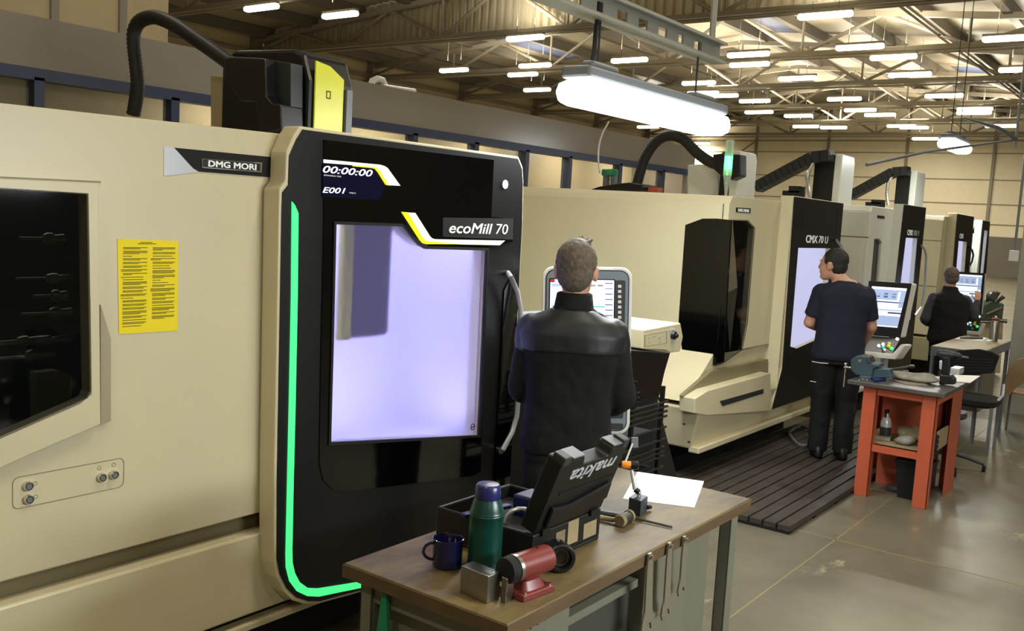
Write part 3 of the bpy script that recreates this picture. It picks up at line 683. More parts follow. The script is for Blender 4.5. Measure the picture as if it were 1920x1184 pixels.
# ================================================================== THE MACHINES FURTHER ALONG THE ROW
def row_machine(label, paint, corner, seam, dface, dcream, dwin, window, title, depth=2.6, wat=8):
    """corner: pixel of the top front-left corner; dface: outline of the black door face; dcream: left pixel of the door's cream edge"""
    c = U(*corner, 0, XF); yc, zt = c.y, c.z
    df = px_(XD, *dface); y0 = min(p.y for p in df[:1]); y1 = df[1].y; ze = df[0].z
    m = empty('milling_machine', ((XF+XF-depth)/2, (yc+y1)/2, 0), label, 'milling machine')
    wn = px_(XD, *dwin); wy0, wy1 = min(p.y for p in wn), max(p.y for p in wn); wz0, wz1 = min(p.z for p in wn), max(p.z for p in wn)
    wl = px_(XF, *window) if window else None
    body = MB()
    hole = [(XF, y0+.06, .5), (XF, y1-.04, .5), (XF, y1-.04, 1.95), (XF, y0+.06, 1.95)]
    zb = .93
    outl = [(XF, yc, zb), (XF, yc, zt-.06), (XF-.0, yc+.05, zt), (XF, y1+.05, zt), (XF, y1+.05, .3), (XF, y0+.0, .3), (XF, y0, zb)]
    body.plate(outl, [hole]+([wl] if wl else []), (-.05, 0, 0))
    body.box((XF-.04, yc, .8), (XF-depth, yc+.04, zt-.06)); body.box((XF-.06, y1, .3), (XF-depth, y1+.05, zt)); body.box((XF-depth, yc, .3), (XF-depth-.04, y1+.05, zt))
    body.hexa([(XF-.002, yc, zt-.06), (XF-.002, y1+.05, zt-.06), (XF-depth, y1+.05, zt-.06), (XF-depth, yc, zt-.06)], [(XF-.03, yc+.05, zt), (XF-.03, y1+.05, zt), (XF-depth, y1+.05, zt+.02), (XF-depth, yc+.05, zt+.02)])
    body.build('enclosure', paint, m, bevel=.01)
    for z in seam:
        MB().box((XF-depth+.1, yc-.002, z-.006), (XF, yc+.01, z+.006)).build('panel_seam', 'shade_and_lines', m)
    # flared skirt below the waist, with an oil pan
    ylo = yc-(.42 if yc < 12 else .1)
    ys2 = y1+.05
    sk = MB(); sk.hexa([(XF-.03, ylo, .62), (XF-.03, y0+.3, .62), (XF-depth, y0+.3, .62), (XF-depth, ylo, .62)], [(XF-.03, yc-.0, zb), (XF-.03, y0+.3, zb), (XF-depth, y0+.3, zb), (XF-depth, yc, zb)])
    sk.build('skirt', paint, m, bevel=.004)
    pn = MB(); pn.hexa([(XF+.02, ylo+.05, .28), (XF+.02, ys2, .28), (XF-depth, ys2, .28), (XF-depth, ylo+.05, .28)], [(XF+.10, ylo-.02, .585), (XF+.10, ys2, .585), (XF-depth, ys2, .585), (XF-depth, ylo-.02, .585)])
    pn.build('oil_pan', paint, m, bevel=.012)
    MB().box((XF+.085, ylo+.05, .255), (XF+.0, ys2, .30)).build('pan_lip', paint, m, bevel=.008)
    MB().box((XF-.25, ylo+.4, .0), (XF-depth+.1, ys2-.1, .29)).build('plinth', 'matte', m)
    # door
    yl = U(*dcream, 1, y0).x
    cyy = sum(p.y for p in df)/len(df); czz = sum(p.z for p in df)/len(df)
    rim = [V((XD-.003, p.y+(.006 if p.y > cyy else -.006), p.z+(.006 if p.z > czz else -.004))) for p in df]
    wgrow = [V((XD-.003, p.y+(.006 if p.y > (wy0+wy1)/2 else -.006), p.z+(.006 if p.z > (wz0+wz1)/2 else -.006))) for p in wn]
    d = MB().plate(rim, [wgrow], (-.10, 0, 0))
    d.hexa([(yl, y0-.006, .46), (XD-.003, y0-.006, .40), (XD-.10, y0+.05, .40), (yl, y0+.05, .46)], [(yl, y0-.006, ze+.006), (XD-.003, y0-.006, ze+.006), (XD-.10, y0+.05, ze+.006), (yl, y0+.05, ze+.006)])
    dro = d.build('door', paint, m, bevel=.004)
    MB().plate([V((XD, p.y, p.z)) for p in df], [wn], (.004, 0, 0)).build('door_face', 'satin', dro)
    MB().prism([V((XD-.05, p.y, p.z)) for p in wgrow], (-.005, 0, 0)).build('window_pane', 'litwindow2', dro)
    chamber(m, XF, y0+.06, y1-.04, .55, 1.93, .5, wat*.4)
    return m, dro, y0, y1, zt, yc
def handle(dro, pts, r=.012, m='silver'):
    P = [U(*pts[0], 0, XD)]+[U(a, b, 0, XD+.07) for a, b in pts]+[U(*pts[-1], 0, XD)]
    MB().tube(P, r, 10).build('grab_handle', m, dro, smooth=True)
# second machine
m2, d2, a0, a1, zt2_, yc2 = row_machine('large cream milling machine with smoked corner window, lit green beacon and black door', 'cream', (1369, 367), [], [(1489, 369), (1581, 382), (1550, 732), (1447, 768), (1467, 690)], (1464, 374),
    [(1496, 465), (1558, 466), (1554, 520), (1542, 632), (1493, 654), (1481, 650)], [(1374, 414), (1401, 415), (1414, 428), (1400, 605), (1391, 655), (1355, 681), (1352, 683)], 'CMX 70 U', 2.9, 16)
MB().prism(px_(XF+.004, (1370, 412), (1403, 413), (1416, 427), (1402, 606), (1392, 657), (1355, 683), (1341, 687)), (-.008, 0, 0)).build('corner_pane', 'glassdark', m2)
MB().prism(UY(yc2-.004, [(1371, 413), (1345, 410), (1317, 410), (1284.6, 422), (1272, 600), (1273, 625), (1280, 662), (1300, 673), (1333, 687), (1356, 680)]), (0, .02, 0)).build('side_pane', 'gloss', m2, bevel=.003)
MB().box((XF-.5, yc2+.05, 1.0), (XF-.45, a0, 1.95)).build('chamber_back', 'matte', m2)
c = U(1385, 480, 0, XF-.25); MB().lathe(c-V((0, .05, 0)), [(.01, 0), (.02, .03), (.02, .06), (.008, .1)], (0, 1, 0), 12).build('tool_holder', 'steel', m2, smooth=True)
MB().prism(UX(XF+.015, [(1334, 697), (1440, 674), (1440, 702), (1327, 733), (1303, 747), (1280, 743)]), (-.03, 0, 0)).build('waist_shade_patch', 'shade_and_lines', m2)  # olive patch darkens the waist, painted shade for the hollow
bx = XF+.10
MB().prism(UX(bx, [(1303, 776), (1303, 748), (1327, 733), (1445, 700), (1446, 771), (1327, 780)]), (-.12, 0, 0)).build('lower_cover', 'cream', m2, bevel=.006)
MB().prism(UX(bx+.001, [(1349.5, 752.7), (1431, 729.7), (1431, 738), (1354.6, 762)]), (.003, 0, 0)).build('grip_slot', 'darkgrey', m2)
for px, py in ((1281, 795), (1290, 829)): MB().lathe(U(px, py, 0, XF+.09), [(.008, 0), (.008, .015), (0, .018)], (1, 0, 0), 8).build('screw', 'darkgrey', m2)
text('CMX', 'lettering', 'letters', d2, U(1511, 455, 0, XD+.005), U(1532, 456, 0, XD+.005), ez, .062, .001, .02)
text('70 U', 'lettering', 'letters', d2, U(1535, 456, 0, XD+.005), U(1552, 457, 0, XD+.005), ez, .062, .001, 0, .1)
MB().plate(UX(XD+.0045, [(1506, 385), (1570, 392), (1568, 440), (1503, 432)]), [UX(XD+.0045, [(1507, 387), (1569, 393), (1567, 438), (1504, 431)])], (.001, 0, 0)).build('door_panel_line', 'black', d2)
handle(d2, [(1569, 451), (1577, 462), (1583, 480), (1580, 560), (1572, 640), (1560, 660)])
q = px_(XF+.001, (1380, 389), (1407, 391), (1406.5, 400), (1379.5, 398)); pq = MB().prism(q, (.004, 0, 0)).build('badge', 'satin', m2, bevel=.002)
text('DMG MORI', 'lettering', 'letters', m2, U(1384, 397, 0, XF+.006), U(1404, 398.5, 0, XF+.006), ez, .022, .001, .01)
def head(m, front, side_l, side_top, rear, capcol, zc, hosepts=None, hr=.05, chain=None):
    """spindle cover above a machine: front = pixels of the cover's front face (left top, right top, right bottom, left bottom)"""
    f = px_(HX, *front); y0, y1 = min(p.y for p in f), max(p.y for p in f); zt = max(p.z for p in f)
    xb = U(*side_l, 1, y0).x
    MB().box((HX-.04, y0+.01, zc), (xb, y1-.01, zt-.01)).build('spindle_cover', 'black', m, bevel=.02)
    MB().prism([(HX, y0, zc), (HX, y1, zc), (HX, y1, zt-.07), (HX, y1-.04, zt), (HX, y0, zt)], (-.09, 0, 0)).build('front_panel', capcol, m, bevel=.012)
    if rear: 
        r_ = UY(y0+.15, rear); MB().prism(r_, (0, .4, 0)).build('rear_cabinet', 'white', m, bevel=.01)
    return y0, y1, zt, xb
hy0, hy1, hzt, hxb = head(m2, [(1388, 286), (1418, 289), (1415, 366), (1385, 366)], (1350, 300), None, [(1289, 309), (1347, 308), (1347, 367), (1289, 367)], 'white', 2.0)
hose([U(a, b, 1, hy0-.1) for a, b in ((1193, 352), (1200, 325), (1212, 292), (1232, 265), (1256, 254), (1282, 262), (1306, 286), (1330, 303), (1352, 311))], .055, 'cable_hose', 'rubber', m2, .016)
MB().prism(UY(hy0-.16, [(1336, 290), (1352, 288), (1388, 290), (1388, 330), (1370, 338), (1352, 330), (1338, 318)]), (0, .15, 0)).build('cable_duct', 'black', m2, bevel=.01)
MB().prism(UY(hy0-.3, [(1104, 357), (1122, 350), (1160, 344), (1180, 342), (1204, 346), (1203, 358)]), (0, .3, 0)).build('hose_shroud', 'black', m2, bevel=.01)
MB().box(U(1194, 358, 1, hy0-.2), U(1213, 349, 1, hy0+.0)).build('hose_flange', 'black', m2, bevel=.01)
MB().box(U(1214, 361, 1, hy0-.2), U(1243, 353, 1, hy0-.1)).build('orange_clamp', 'orange', m2, bevel=.005)
# beacon
bt_, bb_ = U(1369, 263, 1, 7.0), U(1361, 366, 1, 7.0); bx_, by_ = (bt_.x+bb_.x)/2, 7.0
H0 = bb_.z-.02; H1 = bt_.z; hh = H1-H0
bz = lambda t: H0+hh*t
bk_ = MB().lathe((bx_, by_, 0), [(.012, H0), (.012, bz(.1)), (.032, bz(.38)), (.03, bz(.39)), (.0, bz(.39))], n=16).build('beacon_stem', 'acrylic', m2, smooth=True)
MB().lathe((bx_, by_, 0), [(.034, bz(.39)), (.034, bz(1)), (.030, bz(1)), (.030, bz(.39))], n=18).build('beacon_sleeve', 'acrylic', bk_, smooth=True)
MB().lathe((bx_, by_, 0), [(.0, bz(.5)), (.028, bz(.5)), (.028, bz(.72)), (.0, bz(.72))], n=16).build('beacon_lamp', 'greenlamp', bk_, smooth=True)
MB().cyl((bx_, by_, bz(.72)), (bx_, by_, bz(.98)), .014, n=10).build('beacon_core', 'tealgreen', bk_)
# green lidded filter unit with a thin hose, on the roof of the second machine
gt = empty('oil_mist_unit', U(1142, 358, 1, 8.6), 'green capped unit with a thin hose on the roof of the large cream machine', 'filter unit')
g0 = U(1143, 330, 1, 8.6)
zr = ORG[gt.name].z
for sx in (-.06, .03): MB().box((g0.x+sx, 8.57, 2.16), (g0.x+sx+.05, 8.63, g0.z-.0)).build('post', 'grey', gt)
MB().lathe((g0.x, 8.6, g0.z), [(.08, 0), (.085, .01), (.085, .06), (.07, .07), (0, .07)], n=20).build('cap', 'tealgreen', gt, smooth=True)
MB().tube(smoothpath([U(a, b, 1, 8.6) for a, b in ((1125, 325), (1122, 305), (1123, 275), (1130, 250), (1142, 228))], 5), .009, 8).build('hose', 'pvc', gt, smooth=True)

# third machine (whiter), fourth, fifth
m3, d3, b0, b1, zt3, yc3 = row_machine('whiter milling machine third along the row, beyond the man in the navy shirt', 'white', (1634, 386), [U(1634, 446, 0, XF).z], [(1695, 384), (1736, 390), (1706, 690), (1660, 700)], (1677, 387),
    [(1698, 446), (1720, 447), (1707, 600), (1680, 600)], [(1640, 449), (1649, 449), (1654, 456), (1646, 560), (1630, 560)], 'CMX 600 V')
MB().prism(px_(XF-.03, (1636, 446), (1651, 446), (1657, 455), (1648, 564), (1626, 564)), (-.006, 0, 0)).build('corner_pane', 'glassdark', m3)
text('CMX', 'lettering', 'letters', d3, U(1701, 441, 0, XD+.005), U(1711, 442, 0, XD+.005), ez, .06, .001, .02)
text('600 V', 'lettering', 'silver', d3, U(1713, 442, 0, XD+.005), U(1723, 443, 0, XD+.005), ez, .06, .001)
handle(d3, [(1727, 460), (1733, 467), (1737, 480), (1734, 540), (1729, 575), (1717, 590)])
q = px_(XF+.001, (1645, 404), (1658, 405.5), (1658, 410.5), (1645, 409)); MB().prism(q, (.004, 0, 0)).build('badge', 'satin', m3)
m4, d4, c0, c1, zt4, yc4 = row_machine('cream milling machine fourth along the row with a lit narrow door window', 'cream', (1770, 405), [U(1770, 452.6, 0, XF).z, U(1767, 537, 0, XF).z], [(1795, 401), (1826, 407), (1806, 640), (1775, 645)], (1778, 403),
    [(1797, 452), (1813, 454), (1803, 580), (1786, 580)], None, 'CMX')
text('CMX', 'lettering', 'letters', d4, U(1799, 447, 0, XD+.005), U(1806, 447.5, 0, XD+.005), ez, .06, .001, .02)
handle(d4, [(1818, 464), (1823, 470), (1825, 480), (1822, 492), (1817, 500)], .012, 'darkgrey')
m5, d5, e0, e1, zt5, yc5 = row_machine('farthest milling machine in the row, a narrow white strip by the grey column', 'white', (1836, 414), [], [(1843, 413.5), (1856, 416), (1842, 600), (1828, 600)], (1837, 414.5),
    [(1845, 432), (1852, 433), (1842, 530), (1836, 530)], None, 'CMX')
k0, k1, kz, kx = head(m3, [(1580, 292), (1598, 294), (1596, 384), (1577, 383)], (1527, 297), None, None, 'white', 2.0)
l0, l1, lz, lx = head(m4, [(1720, 321), (1733, 324), (1730, 388), (1716, 388)], (1681, 325), None, None, 'white', 2.0)
def chain(m, y, pts, w=.13):
    P = [U(a, b, 1, y) for a, b in pts]; mb = MB()
    for i in range(len(P)-1):
        d = P[i+1]-P[i]; n = max(1, int(d.length/.075)); e = d.normalized(); nn = V((0, 1, 0)).cross(e).normalized()
        for k in range(n):
            c = P[i]+d*((k+.5)/n); mb.obox(c, e*(d.length/n*.46), (0, .11, 0), nn*(w/2))
        mb.obox((P[i]+P[i+1])/2, d/2, (0, .08, 0), nn*(w*.4))
    mb.build('cable_chain', 'rubber', m)
chain(m3, k0-.1, [(1420, 352), (1526, 296), (1560, 292)]); chain(m4, l0-.1, [(1594, 368), (1676, 323), (1705, 321)])
MB().box(U(1466, 372, 1, k0-.2), U(1510, 360, 1, k0+.0)).box(U(1478, 361, 1, k0-.2), U(1510, 351, 1, k0+.0)).build('junction_block', 'black', m3)
MB().box(U(1622, 388, 1, l0-.2), U(1660, 381, 1, l0+.0)).box(U(1633, 382, 1, l0-.2), U(1660, 376, 1, l0+.0)).build('junction_block', 'black', m4)
MB().tube(smoothpath([U(a, b, 1, k0-.15) for a, b in ((1524, 305), (1515, 325), (1514, 350), (1517, 372))], 4), .03, 8).build('conduit', 'chrome', m3, smooth=True)
MB().tube(smoothpath([U(a, b, 1, l0-.15) for a, b in ((1672, 330), (1665, 345), (1663, 365), (1666, 385))], 4), .025, 8).build('conduit', 'chrome', m4, smooth=True)

# ================================================================== CONTROL PANELS
def bil(q, u, v):
    a, b, c, d = q; return (a*(1-u)+b*u)*(1-v)+(d*(1-u)+c*u)*v
def quad(q, u0, v0, u1, v1): return [bil(q, u0, v0), bil(q, u1, v0), bil(q, u1, v1), bil(q, u0, v1)]
ZP = 4.75
Q = [UD(ZP, 1013, 499), UD(ZP, 1181, 502), UD(ZP, 1185, 815), UD(ZP, 1018, 812)]
ex = (Q[1]-Q[0]).normalized(); eyv = ((Q[0]-Q[3])).normalized(); nb = ex.cross(eyv).normalized()
if nb.dot(fw) < 0: nb = -nb            # pointing away from the operator
cc = (Q[0]+Q[1]+Q[2]+Q[3])/4; pw, ph = (Q[1]-Q[0]).length, (Q[0]-Q[3]).length
eyv = (eyv-ex*eyv.dot(ex)).normalized()
cpn = MB().prism(rrect(cc, ex, eyv, pw, ph, .055, 6), nb*.05).build('control_panel', 'pvc', m1, bevel=.006)
MB().prism(rrect(cc, ex, eyv, pw-.03, ph-.03, .045, 6), -nb*.004).build('panel_edge', 'darkgrey', cpn)
MB().prism(rrect(cc, ex, eyv, pw-.042, ph-.042, .04, 6), -nb*.006).build('panel_face', 'bezel', cpn)
def pr(px0, py0, px1, py1, off, th, name, m, par, r=.004):
    a = UD(ZP, px0, py0); b = UD(ZP, px1, py1); c = (a+b)/2-nb*off; w = abs((b-a).dot(ex)); h = abs((b-a).dot(eyv))
    return MB().prism(rrect(c, ex, eyv, w, h, min(r, w/2.2, h/2.2), 3), -nb*th).build(name, m, par)
pr(1030, 522, 1151, 652, .006, .002, 'screen_surround', 'matte', cpn)
pr(1032, 524, 1149, 650, .008, .001, 'screen', 'screen', cpn)
pr(1032, 524, 1040, 530, .009, .001, 'screen_area', 'screenred', cpn)
pr(1032, 540, 1149, 543, .009, .001, 'screen_area', 'screenblue', cpn)
pr(1034, 532, 1060, 538, .009, .001, 'screen_area', 'screenblue', cpn)
pr(1034, 573, 1134, 577, .009, .001, 'screen_area', 'screenteal', cpn)
for k in range(8): pr(1134, 531+10*k, 1149, 533+10*k, .009, .001, 'screen_area', 'screendark', cpn)
for k in range(3): pr(1120-14*k, 534, 1131-14*k, 538, .009, .0008, 'screen_area', 'silver', cpn)
pr(1153, 526, 1171, 614, .006, .002, 'key_strip', 'darkgrey', cpn, .01)
for k in range(8): pr(1158.5, 534.5+9.7*k, 1164.5, 540+9.7*k, .008, .003, 'key', 'pvc', cpn, .002)
pr(1034, 664, 1168, 785, .006, .002, 'keyboard', 'darkgrey', cpn, .01)
for i in range(8):
    for j in range(5): pr(1039+16*i, 670+23*j, 1050+16*i, 685+23*j, .008, .003, 'key', 'grey', cpn, .002)
pr(1040, 792, 1168, 806, .006, .003, 'key_strip', 'darkgrey', cpn, .008)
MB().prism([UD(ZP, a, b)-nb*.009 for a, b in ((1112, 512), (1118, 509), (1126, 505), (1150, 505), (1150, 504), (1125, 503.5), (1117, 507.5), (1112, 510))], -nb*.001).build('panel_badge', 'letters', cpn)
bk0 = cc+nb*.05
MB().tube([bk0+V((0, 0, .1)), bk0+nb*.12+V((0, 0, .1)), V((-2.9, 4.5, cc.z+.1)), V((-3.1, 3.74, cc.z+.1))], .035, 10).build('panel_arm', 'grey', m1, smooth=True)

def console(m, Z, disp, frame, kb, lip, leg, back, label=None):
    fr = [UD(Z, a, b) for a, b in frame]; bkv = fw*back[0]+rt*back[1]
    o = MB().prism(fr, bkv).build('control_panel', 'pvc', m, bevel=.012)
    MB().prism([p-fw*.002 for p in fr], fw*.004).build('panel_face', 'satin', o)
    d = [UD(Z-.006, a, b) for a, b in disp]; MB().prism(d, fw*.002).build('screen', 'screen', o)
    def area_(u0, v0, u1, v1, mt): MB().prism([p-fw*.002 for p in quad(d, u0, v0, u1, v1)], fw*.001).build('screen_area', mt, o)
    area_(0, .06, 1, .1, 'screenblue'); area_(0, .1, .78, .32, 'screenblue'); area_(0, .36, 1, .39, 'screendark'); area_(0, .56, 1, .59, 'screenblue'); area_(.55, .62, 1, .66, 'screendark'); area_(.85, .1, 1, .5, 'screenblue'); area_(0, .72, 1, .97, 'screenblue')
    for i in range(3):
        for j in range(2): area_(.12+.24*i, .15+.07*j, .24+.24*i, .19+.07*j, 'screendark')
    # keyboard shelf coming forward
    k = [UD(Z, *kb[0]), UD(Z, *kb[1]), UD(Z-.16, *kb[2]), UD(Z-.16, *kb[3])]
    MB().prism(k, V((0, 0, -.015))).build('keyboard', 'satin', o)
    li = MB().prism([UD(Z-.17, *q) for q in lip], bkv*1.3).build('keyboard_rim', 'pvc', o, bevel=.01)
    def btn(u, v, r, mt):
        c = bil(k, u, v); n = (k[1]-k[0]).cross(k[3]-k[0]).normalized(); n = n if n.z > 0 else -n
        MB().lathe(c, [(r, 0), (r, .012), (r*.7, .018), (0, .018)], n, 12).build('button', mt, o, smooth=True)
    for u, v, r, mt in ((.52, .62, .013, 'screen'), (.62, .5, .013, 'screen'), (.66, .68, .012, 'screenteal'), (.78, .45, .018, 'yellow'), (.80, .6, .018, 'yellow'), (.92, .72, .014, 'green_led'), (.74, .88, .015, 'chrome'), (.93, .1, .014, 'screen')): btn(u, v, r, mt)
    l0 = UD(Z+.02, *leg[0]); MB().cyl(l0, (l0.x, l0.y, .0), .03, n=12).build('pedestal', 'silver', o, smooth=True)
    MB().lathe((l0.x, l0.y, 0), [(.16, 0), (.16, .015), (.03, .03), (0, .03)], n=16).build('foot', 'darkgrey', o)
    return o
console(m2, 7.9, [(1635, 537), (1700.6, 541.4), (1682.5, 615), (1634, 611)], [(1629, 527), (1709.6, 532), (1688, 634), (1622, 628)], [(1620, 629), (1688, 635), (1672, 664), (1609, 658)], [(1609, 658), (1672, 664), (1690, 645), (1697, 648), (1678, 675), (1609, 669)], [(1659, 670)], (.06, .075))
console(m4, 11.3, [(1794, 514), (1842, 517), (1836, 572), (1790, 569)], [(1788, 509), (1847, 513), (1840, 590), (1784, 586)], [(1790, 588), (1840, 592), (1834, 622), (1788, 618)], [(1788, 618), (1834, 622), (1841, 606), (1845, 608), (1837, 629), (1788, 625)], [(1815, 630)], (.05, .045))

# ================================================================== SWARF CONVEYOR AND RACK BETWEEN THE FIRST TWO MACHINES
cx = -2.6
cvr = empty('swarf_conveyor', (-3.1, 5.0, 0), 'cream control box with a rotary switch on a black swarf conveyor behind the nearest operator', 'conveyor')
ff = px_(cx, (1207, 619), (1276, 606), (1281, 632), (1275, 660), (1258, 662), (1248, 657), (1205, 655))
MB().prism(ff, (-.75, 0, 0)).build('control_box', 'cream', cvr, bevel=.006)
o = MB().plate(px_(cx+.001, (1208, 628), (1250, 620), (1250, 644), (1209, 650)), [px_(cx+.001, (1209, 629), (1249, 621), (1249, 643), (1210, 649))], (.002, 0, 0)).build('socket_plate', 'cream_dim', cvr)
for px, py in ((1216, 634), (1217, 642), (1226, 631), (1236, 634), (1237, 641)): MB().lathe(U(px, py, 0, cx), [(.006, 0), (.006, .004), (0, .004)], (1, 0, 0), 8).build('socket', 'cream_dim', cvr)
q = px_(cx+.001, (1255, 619), (1266, 617), (1266, 641), (1257, 644)); MB().prism(q, (.004, 0, 0)).build('switch_plate', 'silver', cvr)
MB().lathe(U(1261, 629, 0, cx+.005), [(.026, 0), (.024, .02), (.012, .022), (.012, .035), (0, .035)], (1, 0, 0), 20).build('rotary_switch', 'black', cvr, smooth=True)
cb0 = px_(cx, (1180, 655), (1257, 662), (1243, 705), (1185, 700))
MB().prism(px_(cx+.02, (1150, 655), (1257, 662), (1246, 700), (1236, 745), (1150, 745)), (-.5, 0, 0)).build('chute', 'black', cvr, bevel=.004)
MB().hexa([(-4.6, 4.25, 0), (cx-.04, 4.25, 0), (cx-.04, 5.62, 0), (-4.6, 5.62, 0)], [(-4.6, 4.35, 1.0), (cx-.12, 4.35, 1.0), (cx-.12, 5.12, 1.0), (-4.6, 5.12, 1.0)]).build('conveyor_body', 'matte', cvr, bevel=.01)
MB().box((cx-.3, 4.7, 1.3), (cx-.24, 4.76, 1.40)).build('knob_post', 'black', cvr)
rk = empty('wire_rack', (-2.38, 4.4, 0), 'black wire rack of angled rails behind the operator at the nearest machine', 'rack')
ry0, ry1 = 3.95, U(1252, 753, 0, -2.38).y
for k, py in enumerate((753, 762, 771, 780, 800, 822, 836, 845, 853, 872, 888)):
    z = U(1250, py, 0, -2.38).z; MB().cyl((-2.38, ry0, z), (-2.38, ry1, z), .007, n=6).cyl((-2.56, ry0, z+.02), (-2.56, ry1, z+.02), .006, n=6).build('rail', 'black', rk)
for y in (ry0+.02, (ry0+ry1)/2, ry1-.06):
    for x in (-2.385, -2.56): MB().box((x-.01, y-.012, 0), (x+.01, y+.012, .98)).build('upright', 'black', rk)
for z in (.42, .62): MB().box((-2.55, ry0+.03, z), (-2.39, ry1-.12, z+.12)).build('bin', 'matte', rk, bevel=.008)

# ================================================================== DUCKBOARD MAT
mr = U(1481, 988, 2, .055); my0 = mr.y
mt = empty('duckboard_mat', ((mr.x-1.2), 7.2, 0), 'dark slatted duckboard mat on the floor in front of the second machine', 'floor mat')
x = mr.x; k = 0
while x > -3.05:
    MB().box((x-.078, my0, .018), (x, 9.2, .055)).build('slat', 'mat', mt, bevel=.003); x -= .092; k += 1
for y in [my0+.002+.45*i for i in range(8)]: MB().box((-3.05, y, 0), (mr.x-.005, y+.05, .018)).build('bearer', 'matte', mt)
hz_ = smoothpath([U(a, b, 2, .08) for a, b in ((1478, 812), (1500, 800), (1530, 812), (1528, 830), (1500, 835), (1480, 815))], 4)
thing(MB().tube(hz_, .012, 8), 'air_hose', 'grey', 'grey hose loop lying on the mat behind the navy shirted man', 'hose', smooth=True)

# ================================================================== THE NEAR BENCH
BX0, BX1, BY0, BY1, BT = -1.875, -1.30, 1.815, 3.31, .88
bn = empty('workbench', ((BX0+BX1)/2, (BY0+BY1)/2, 0), 'near grey steel workbench with a worn wooden top', 'workbench')
MB().box((BX0, BY0, BT-.042), (BX1, BY1, BT)).build('bench_top', 'wood', bn, bevel=.004)
MB().box((BX0-.002, BY0-.003, BT-.040), (BX1+.003, BY0+.0, BT-.004)).box((BX1, BY0, BT-.040), (BX1+.003, BY1, BT-.004)).build('edge_band', 'woodedge', bn)
fxp = BX1-.03; zu = BT-.043
y_a = U(1070, 1120, 0, fxp).y; y_b = U(1212, 1060, 0, fxp).y; y_c = U(1292, 1020, 0, fxp).y; y_d = U(1320, 1000, 0, fxp).y
cab = MB().box((BX0+.04, BY0+.09, .1), (fxp, y_a, zu)).build('drawer_unit', 'benchgrey', bn, bevel=.003)
for k in range(5):
    a, b = 1035-12.5*k, 1148+8*k
    c = U(1035-13.5*k, 1152+8*k, 0, fxp); MB().box((fxp, c.y-.004, c.z-.006), (fxp+.0015, c.y+.004, c.z+.006)).build('vent_hole', 'matte', cab)
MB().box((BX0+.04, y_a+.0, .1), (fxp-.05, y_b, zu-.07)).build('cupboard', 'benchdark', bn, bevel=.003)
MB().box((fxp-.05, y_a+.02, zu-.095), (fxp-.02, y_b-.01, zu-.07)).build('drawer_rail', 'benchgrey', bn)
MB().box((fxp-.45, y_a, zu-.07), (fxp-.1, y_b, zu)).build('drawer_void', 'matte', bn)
MB().box((BX0+.05, y_b, .1), (fxp-.0, y_c, zu)).build('side_panel', 'benchgrey', bn, bevel=.003)
MB().box((BX0+.07, y_c, .1), (fxp-.03, y_d+.12, zu)).build('end_panel', 'benchgrey', bn, bevel=.003)
for (x, y) in ((BX0+.04, BY0+.03), (BX1-.075, BY0+.03), (BX0+.04, BY1-.09), (BX1-.075, BY1-.09)):
    MB().box((x, y, 0), (x+.045, y+.006, zu)).box((x, y, 0), (x+.006, y+.06, zu)).box((x+.039, y, 0), (x+.045, y+.06, zu)).build('leg', 'benchgrey', bn, bevel=.002)
MB().box((BX0+.05, BY0+.04, zu-.06), (BX1-.05, BY0+.06, zu)).build('end_rail', 'benchgrey', bn)
MB().prism(UY(BY0+.02, [(716, 1112), (724, 1116), (726, 1200), (704, 1200)]), (0, .012, 0)).build('brace', 'tealgreen', bn)
# ---- things on the bench
def P2(px, py, z=BT): return U(px, py, 2, z)
c = P2(838, 1062); mug = empty('mug', c, 'dark blue enamel mug at the near left corner of the wooden bench', 'mug')
MB().lathe(c, [(.036, 0), (.042, .006), (.043, .078), (.0445, .082), (.0425, .083), (.040, .078), (.038, .008), (0, .006)], n=32).build('mug_body', 'enamel', mug, smooth=True)
hd = (-rt*.9-fw*.2); hd.z = 0; hd.normalize()
MB().tube([c+hd*.040+V((0, 0, .068))]+[c+hd*(.043+.026*math.sin(t))+V((0, 0, .045+.024*math.cos(t))) for t in (.3, .8, 1.3, 1.8, 2.3, 2.8)]+[c+hd*.041+V((0, 0, .020))], .0045, 8).build('mug_handle', 'enamel', mug, smooth=True)
c = P2(907, 1067); th = empty('thermos_flask', c, 'green vacuum flask with a blue cup lid, on the near bench beside the mug', 'flask')
MB().lathe(c, [(.046, 0), (.049, .004), (.049, .022), (.047, .026), (.0475, .03), (.048, .12), (.0475, .158), (.049, .160), (.0475, .163), (.049, .166), (.0475, .169), (.047, .172), (.040, .195), (.035, .205), (.033, .21), (0, .21)], n=36).build('flask_body', 'green', th, smooth=True)
MB().lathe(c, [(.036, .205), (.037, .208), (.035, .240), (.030, .246), (.012, .249), (0, .249)], n=32).build('cup_lid', 'lidblue', th, smooth=True)
# steel blocks
def block(pA, pB, pC, h, name, label):     # base corners A->B along the visible face, C depth
    a, b, c_ = P2(*pA), P2(*pB), P2(*pC); d = c_-b
    return thing(MB().prism([a, b, b+d, a+d], (0, 0, h)), name, 'steel', label, 'steel block', bevel=.0015)
bl = block((862, 1112), (913, 1134), (936, 1124), .074, 'steel_block', 'ground steel block standing in front of the green flask')
a, b = P2(862, 1112), P2(913, 1134); d = P2(936, 1124)-b
for k in range(5):
    cc2 = a+(b-a)*(.5+.11*k)+d*.5+V((0, 0, .0822)); MB().obox(cc2, (b-a)*.035, d*.13, (0, 0, .0003)).build('stamped_mark', 'darkgrey', bl)
block((938, 1128), (948, 1133), (962, 1124), .066, 'steel_block', 'thin steel parallel beside the ground steel block')
